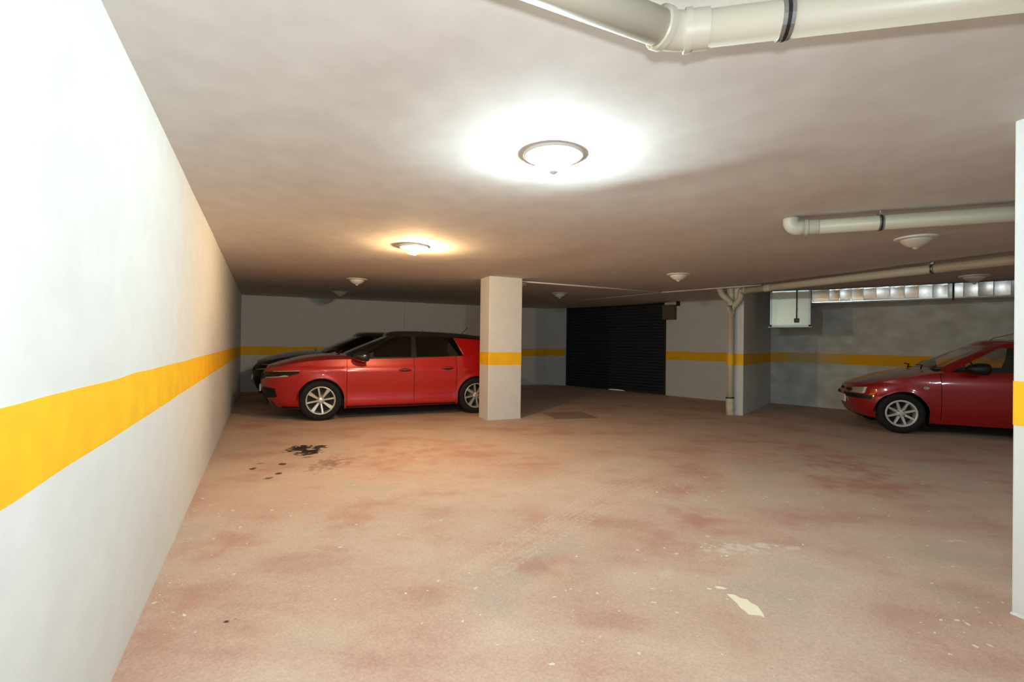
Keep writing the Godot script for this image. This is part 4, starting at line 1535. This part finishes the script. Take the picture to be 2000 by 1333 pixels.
	# ---- old dark red car
	var o := {
		hw = 0.815, xs = 0.90, xfm = 1.80, nf = 3.4, xrs = -1.15, xrm = -1.83, nr = 3.2, sill = 0.18,
		axf = 1.223, axr = -1.223, arch = 0.318, wr = 0.292, rim = 0.190, rim_lip = 0.020, tyre_w = 0.185, spoke_turn = 0.30, spoke_in = 0.016, spoke_wide = 0.012, spoke_out = 0.012, rim_mat = M.silver,
		xf = [Vector2(0.15, 1.66), Vector2(0.25, 1.73), Vector2(0.36, 1.78), Vector2(0.46, 1.80), Vector2(0.53, 1.795), Vector2(0.56, 1.765), Vector2(0.62, 1.745), Vector2(0.67, 1.71), Vector2(0.72, 1.64)],
		xr = [Vector2(0.2, -1.74), Vector2(0.4, -1.82), Vector2(0.55, -1.83), Vector2(0.75, -1.78), Vector2(0.95, -1.72)],
		hwf = [Vector2(0.15, 0.92), Vector2(0.22, 0.955), Vector2(0.32, 0.985), Vector2(0.45, 1.0), Vector2(0.60, 1.0), Vector2(0.70, 0.995), Vector2(0.78, 0.978), Vector2(0.86, 0.945), Vector2(0.93, 0.90), Vector2(1.0, 0.86)],
		ytop = [Vector2(-1.83, 0.90), Vector2(-0.8, 0.925), Vector2(0.3, 0.915), Vector2(0.75, 0.895), Vector2(1.2, 0.82), Vector2(1.5, 0.75), Vector2(1.68, 0.695), Vector2(1.80, 0.645)],
		lift = [Vector2(-1.83, 0.08), Vector2(-1.5, 0.04), Vector2(-1.2, 0.0), Vector2(1.45, 0.0), Vector2(1.80, 0.05)],
		cowl = 0.72, crown = 0.055, doors = [Vector2(0.78, -0.42)], handles = [Vector2(-0.28, 0.76)],
		gfb = Vector2(0.92, 0.58), gft = Vector2(0.12, -0.08), grb = Vector2(-1.72, -1.35), grt = Vector2(-1.30, -1.02), gw0 = 0.725, gw1 = 0.56,
		gy0 = [Vector2(-1.75, 0.88), Vector2(0.0, 0.885), Vector2(0.92, 0.875)], gy1 = [Vector2(-1.3, 1.27), Vector2(-0.7, 1.318), Vector2(-0.1, 1.322), Vector2(0.14, 1.295)], roof_crown = 0.065,
		pil = Vector2(0.73, 0.35), rail = 3,
		side_cols = [[-0.48, -0.46, 6, "front_window"], [-0.58, -0.55, 1, "centre_pillar"], [-1.18, -0.92, 5, "rear_window"], [-1.35, -1.02, 2, "rear_pillar"]],
		seat_x = -0.12, seat_y = 0.55,
		paint = paint(Color(0.61, 0.03, 0.045), 0.36), roof_paint = null, pillar_paint = null, screen_glass = pane(Color(0.55, 0.62, 0.58), 0.10), side_glass = pane(Color(0.45, 0.52, 0.48), 0.12)}
	o.roof_paint = o.paint
	o.pillar_paint = o.paint
	fw = Vector2(5.677, 7.052)
	head = Vector2(-0.913, 0.407).normalized()
	away = Vector2(head.y, -head.x)
	if away.y < 0:
		away = -away
	t = car(o, "old_car", "old dark red car with silver eight-spoke wheels beyond the near pillar", fw - head * 1.223 + away * 0.70, head)
	old_details(t, o)

func hatch_details(t: Node3D, c: Dictionary) -> void:
	for side in [-1.0, 1.0]:
		var st := mb(true)
		patch(st, c, side, 16, 6, func(a, b): return Vector2(lerpf(2.10, 1.60, a), lerpf(lerpf(0.655, 0.735, a * a), lerpf(0.745, 0.775, a), b)), 0.004)
		var o := obj("headlight", st, M.dark_lens, t)
		st = mb(true)
		patch(st, c, side, 14, 2, func(a, b): return Vector2(lerpf(1.98, 1.60, a), lerpf(0.752, 0.762, b) + 0.016 * a), 0.006)
		obj("light_blade", st, M.lens, o)
		st = mb(true)
		patch(st, c, side, 10, 2, func(a, b): return Vector2(lerpf(2.05, 1.74, a), 0.655 + 0.03 * a + lerpf(0.0, 0.014 + 0.02 * smoothstep(0.6, 0.9, a) * (1.0 - a) * 4.0, b)), 0.006)
		obj("light_blade", st, M.lens, o)
		st = mb(true)
		patch(st, c, side, 10, 6, func(a, b): return Vector2(lerpf(2.105, 1.92, a), lerpf(0.34 + 0.03 * a, 0.52 - 0.02 * a, b)), 0.003)
		obj("fog_recess", st, M.black_plastic, t)
		st = mb(true)
		patch(st, c, side, 12, 4, func(a, b): return Vector2(lerpf(1.93, 1.64, a), lerpf(0.20, 0.225, b)), 0.006)
		obj("bumper_lip", st, M.black_plastic, t)
		# sill strip
		st = mb(true)
		patch(st, c, side, 20, 2, func(a, b): return Vector2(lerpf(0.90, -0.90, a), lerpf(0.188, 0.215, b)), 0.004)
		obj("sill_strip", st, M.black_plastic, t)
		# bright strip along the slanting rear window edge
		st = mb(true)
		tube(st, PackedVector3Array([Vector3(-1.075, 1.0, 0.783 * side), Vector3(-0.99, 1.15, 0.710 * side), Vector3(-0.905, 1.31, 0.620 * side)]), 0.006, 6)
		obj("window_strip", st, M.chrome, t)
		# rear lamp
		st = mb(true)
		patch(st, c, side, 10, 5, func(a, b): return Vector2(lerpf(-1.55, -1.88, a), lerpf(lerpf(0.90, 0.82, a), 0.95, b)), 0.004)
		obj("rear_light", st, M.dark_lens, t)
	# grille and badge at the nose
	var st := mb(true)
	for side in [-1.0, 1.0]:
		patch(st, c, side, 12, 5, func(a, b): return Vector2(2.1399 - 0.045 * a * a, lerpf(0.60 + 0.03 * a, 0.72, b)), 0.004)
	obj("grille", st, M.black_plastic, t)
	st = mb(true)
	for side in [-1.0, 1.0]:
		patch(st, c, side, 12, 5, func(a, b): return Vector2(2.1399 - 0.035 * a * a, lerpf(0.26, 0.40, b)), 0.004)
	obj("lower_grille", st, M.black_plastic, t)
	st = mb()
	soft_box(st, Vector3(2.125, 0.43, -0.26), Vector3(2.15, 0.54, 0.26), 0.004)
	obj("number_plate", st, M.plate, t)
	st = mb(true)
	tube(st, PackedVector3Array([Vector3(-1.20, 1.385, 0.0), Vector3(-1.26, 1.41, 0.0), Vector3(-1.37, 1.52, 0.0)]), 0.006, 8)
	obj("aerial", st, M.black_plastic, t)
	# roof spoiler
	st = mb()
	var p := [Vector3(-1.50, 1.345, 0), Vector3(-1.84, 1.30, 0), Vector3(-1.86, 1.275, 0), Vector3(-1.60, 1.27, 0)]
	for z in [[-0.56, -0.3], [-0.3, 0.0], [0.0, 0.3], [0.3, 0.56]]:
		for i in 4:
			var a: Vector3 = p[i]
			var b: Vector3 = p[(i + 1) % 4]
			var up0 := Vector3(0, 0.03 * (1.0 - pow(abs(z[0]) / 0.56, 2)), z[0])
			var up1 := Vector3(0, 0.03 * (1.0 - pow(abs(z[1]) / 0.56, 2)), z[1])
			quad(st, a + up0, b + up0, b + up1, a + up1)
	for s in [-1.0, 1.0]:
		var e := Vector3(0, 0, 0.56 * s)
		flip_quad(st, s > 0, p[0] + e, p[1] + e, p[2] + e, p[3] + e)
	obj("roof_spoiler", st, M.black_paint, t)
	mirror(t, c, 0.66, 0.995, M.black_paint)
	for side in [-1.0, 1.0]:
		var sp := mb()
		var z: float = 0.81 * side
		var tip := [Vector3(0.78, 0.94, z), Vector3(0.50, 0.945, z), Vector3(0.47, 1.07, z - 0.065 * side)]
		var inn := Vector3(0, 0, -0.03 * side)
		if side > 0:
			tri(sp, tip[0], tip[2], tip[1])
		else:
			tri(sp, tip[0], tip[1], tip[2])
		for i in 3:
			quad(sp, tip[i], tip[(i + 1) % 3], tip[(i + 1) % 3] + inn, tip[i] + inn)
		obj("mirror_sail", sp, M.black_plastic, t)
	wipers(t, 0.98, 1.0, 0.035)

func old_details(t: Node3D, c: Dictionary) -> void:
	for side in [-1.0, 1.0]:
		var st := mb(true)
		patch(st, c, side, 14, 6, func(a, b): return Vector2(lerpf(1.785, 1.655, a), lerpf(0.545, lerpf(0.625, 0.650, a), b)), 0.004)
		var o := obj("headlight", st, M.lens, t)
		st = mb(true)
		patch(st, c, side, 4, 4, func(a, b): return Vector2(lerpf(1.685, 1.66, a), lerpf(0.548, 0.642, b)), 0.007)
		obj("lamp_edge", st, M.plate, o)
		st = mb(true)
		patch(st, c, side, 8, 3, func(a, b): return Vector2(lerpf(1.60, 1.545, a), lerpf(0.535, 0.572 - 0.02 * a, b)), 0.006)
		obj("corner_indicator", st, M.amber, t).set_meta("label", "amber corner indicator")
		st = mb(true)
		patch(st, c, side, 24, 4, func(a, b): return Vector2(lerpf(1.799, 1.56, a), lerpf(0.475, 0.530, b)), 0.010)
		obj("bumper_strip", st, M.black_plastic, t)
		st = mb(true)
		patch(st, c, side, 10, 6, func(a, b): return Vector2(0.955 + (a - 0.5) * 0.085, 0.675 + (b - 0.5) * 0.040 * sqrt(max(0.0, 1.0 - pow(2 * a - 1, 2)))), 0.005)
		obj("wing_badge", st, M.chrome, t)
		st = mb(true)
		patch(st, c, side, 24, 3, func(a, b): return Vector2(lerpf(0.86, -0.86, a), lerpf(0.272, 0.282, b)), 0.005)
		obj("sill_moulding", st, c.paint, t)
		st = mb(true)
		patch(st, c, side, 8, 5, func(a, b): return Vector2(lerpf(-1.50, -1.76, a), lerpf(0.66, 0.86, b)), 0.004)
		obj("rear_light", st, M.dark_lens, t)
		# mudflap behind the front wheel
		st = mb()
		soft_box(st, Vector3(0.885, 0.15, 0.60 * side if side > 0 else -0.785), Vector3(0.90, 0.36, 0.785 if side > 0 else -0.60), 0.004)
		obj("mudflap", st, M.black_plastic, t)
	var st := mb(true)
	for side in [-1.0, 1.0]:
		patch(st, c, side, 10, 4, func(a, b): return Vector2(1.7999 - 0.02 * a * a, lerpf(0.56, 0.60, b)), 0.004)
	obj("grille", st, M.black_plastic, t)
	st = mb()
	soft_box(st, Vector3(1.795, 0.38, -0.26), Vector3(1.82, 0.495, 0.26), 0.004)
	obj("number_plate", st, M.plate, t)
	mirror(t, c, 0.40, 0.965, M.black_plastic)
	wipers(t, 0.86, 0.935, 0.05)
	st = mb(true)
	tube(st, PackedVector3Array([Vector3(0.06, 1.355, -0.25), Vector3(0.02, 1.40, -0.25), Vector3(-0.55, 1.56, -0.25)]), 0.0045, 6)
	obj("aerial", st, M.black_plastic, t)
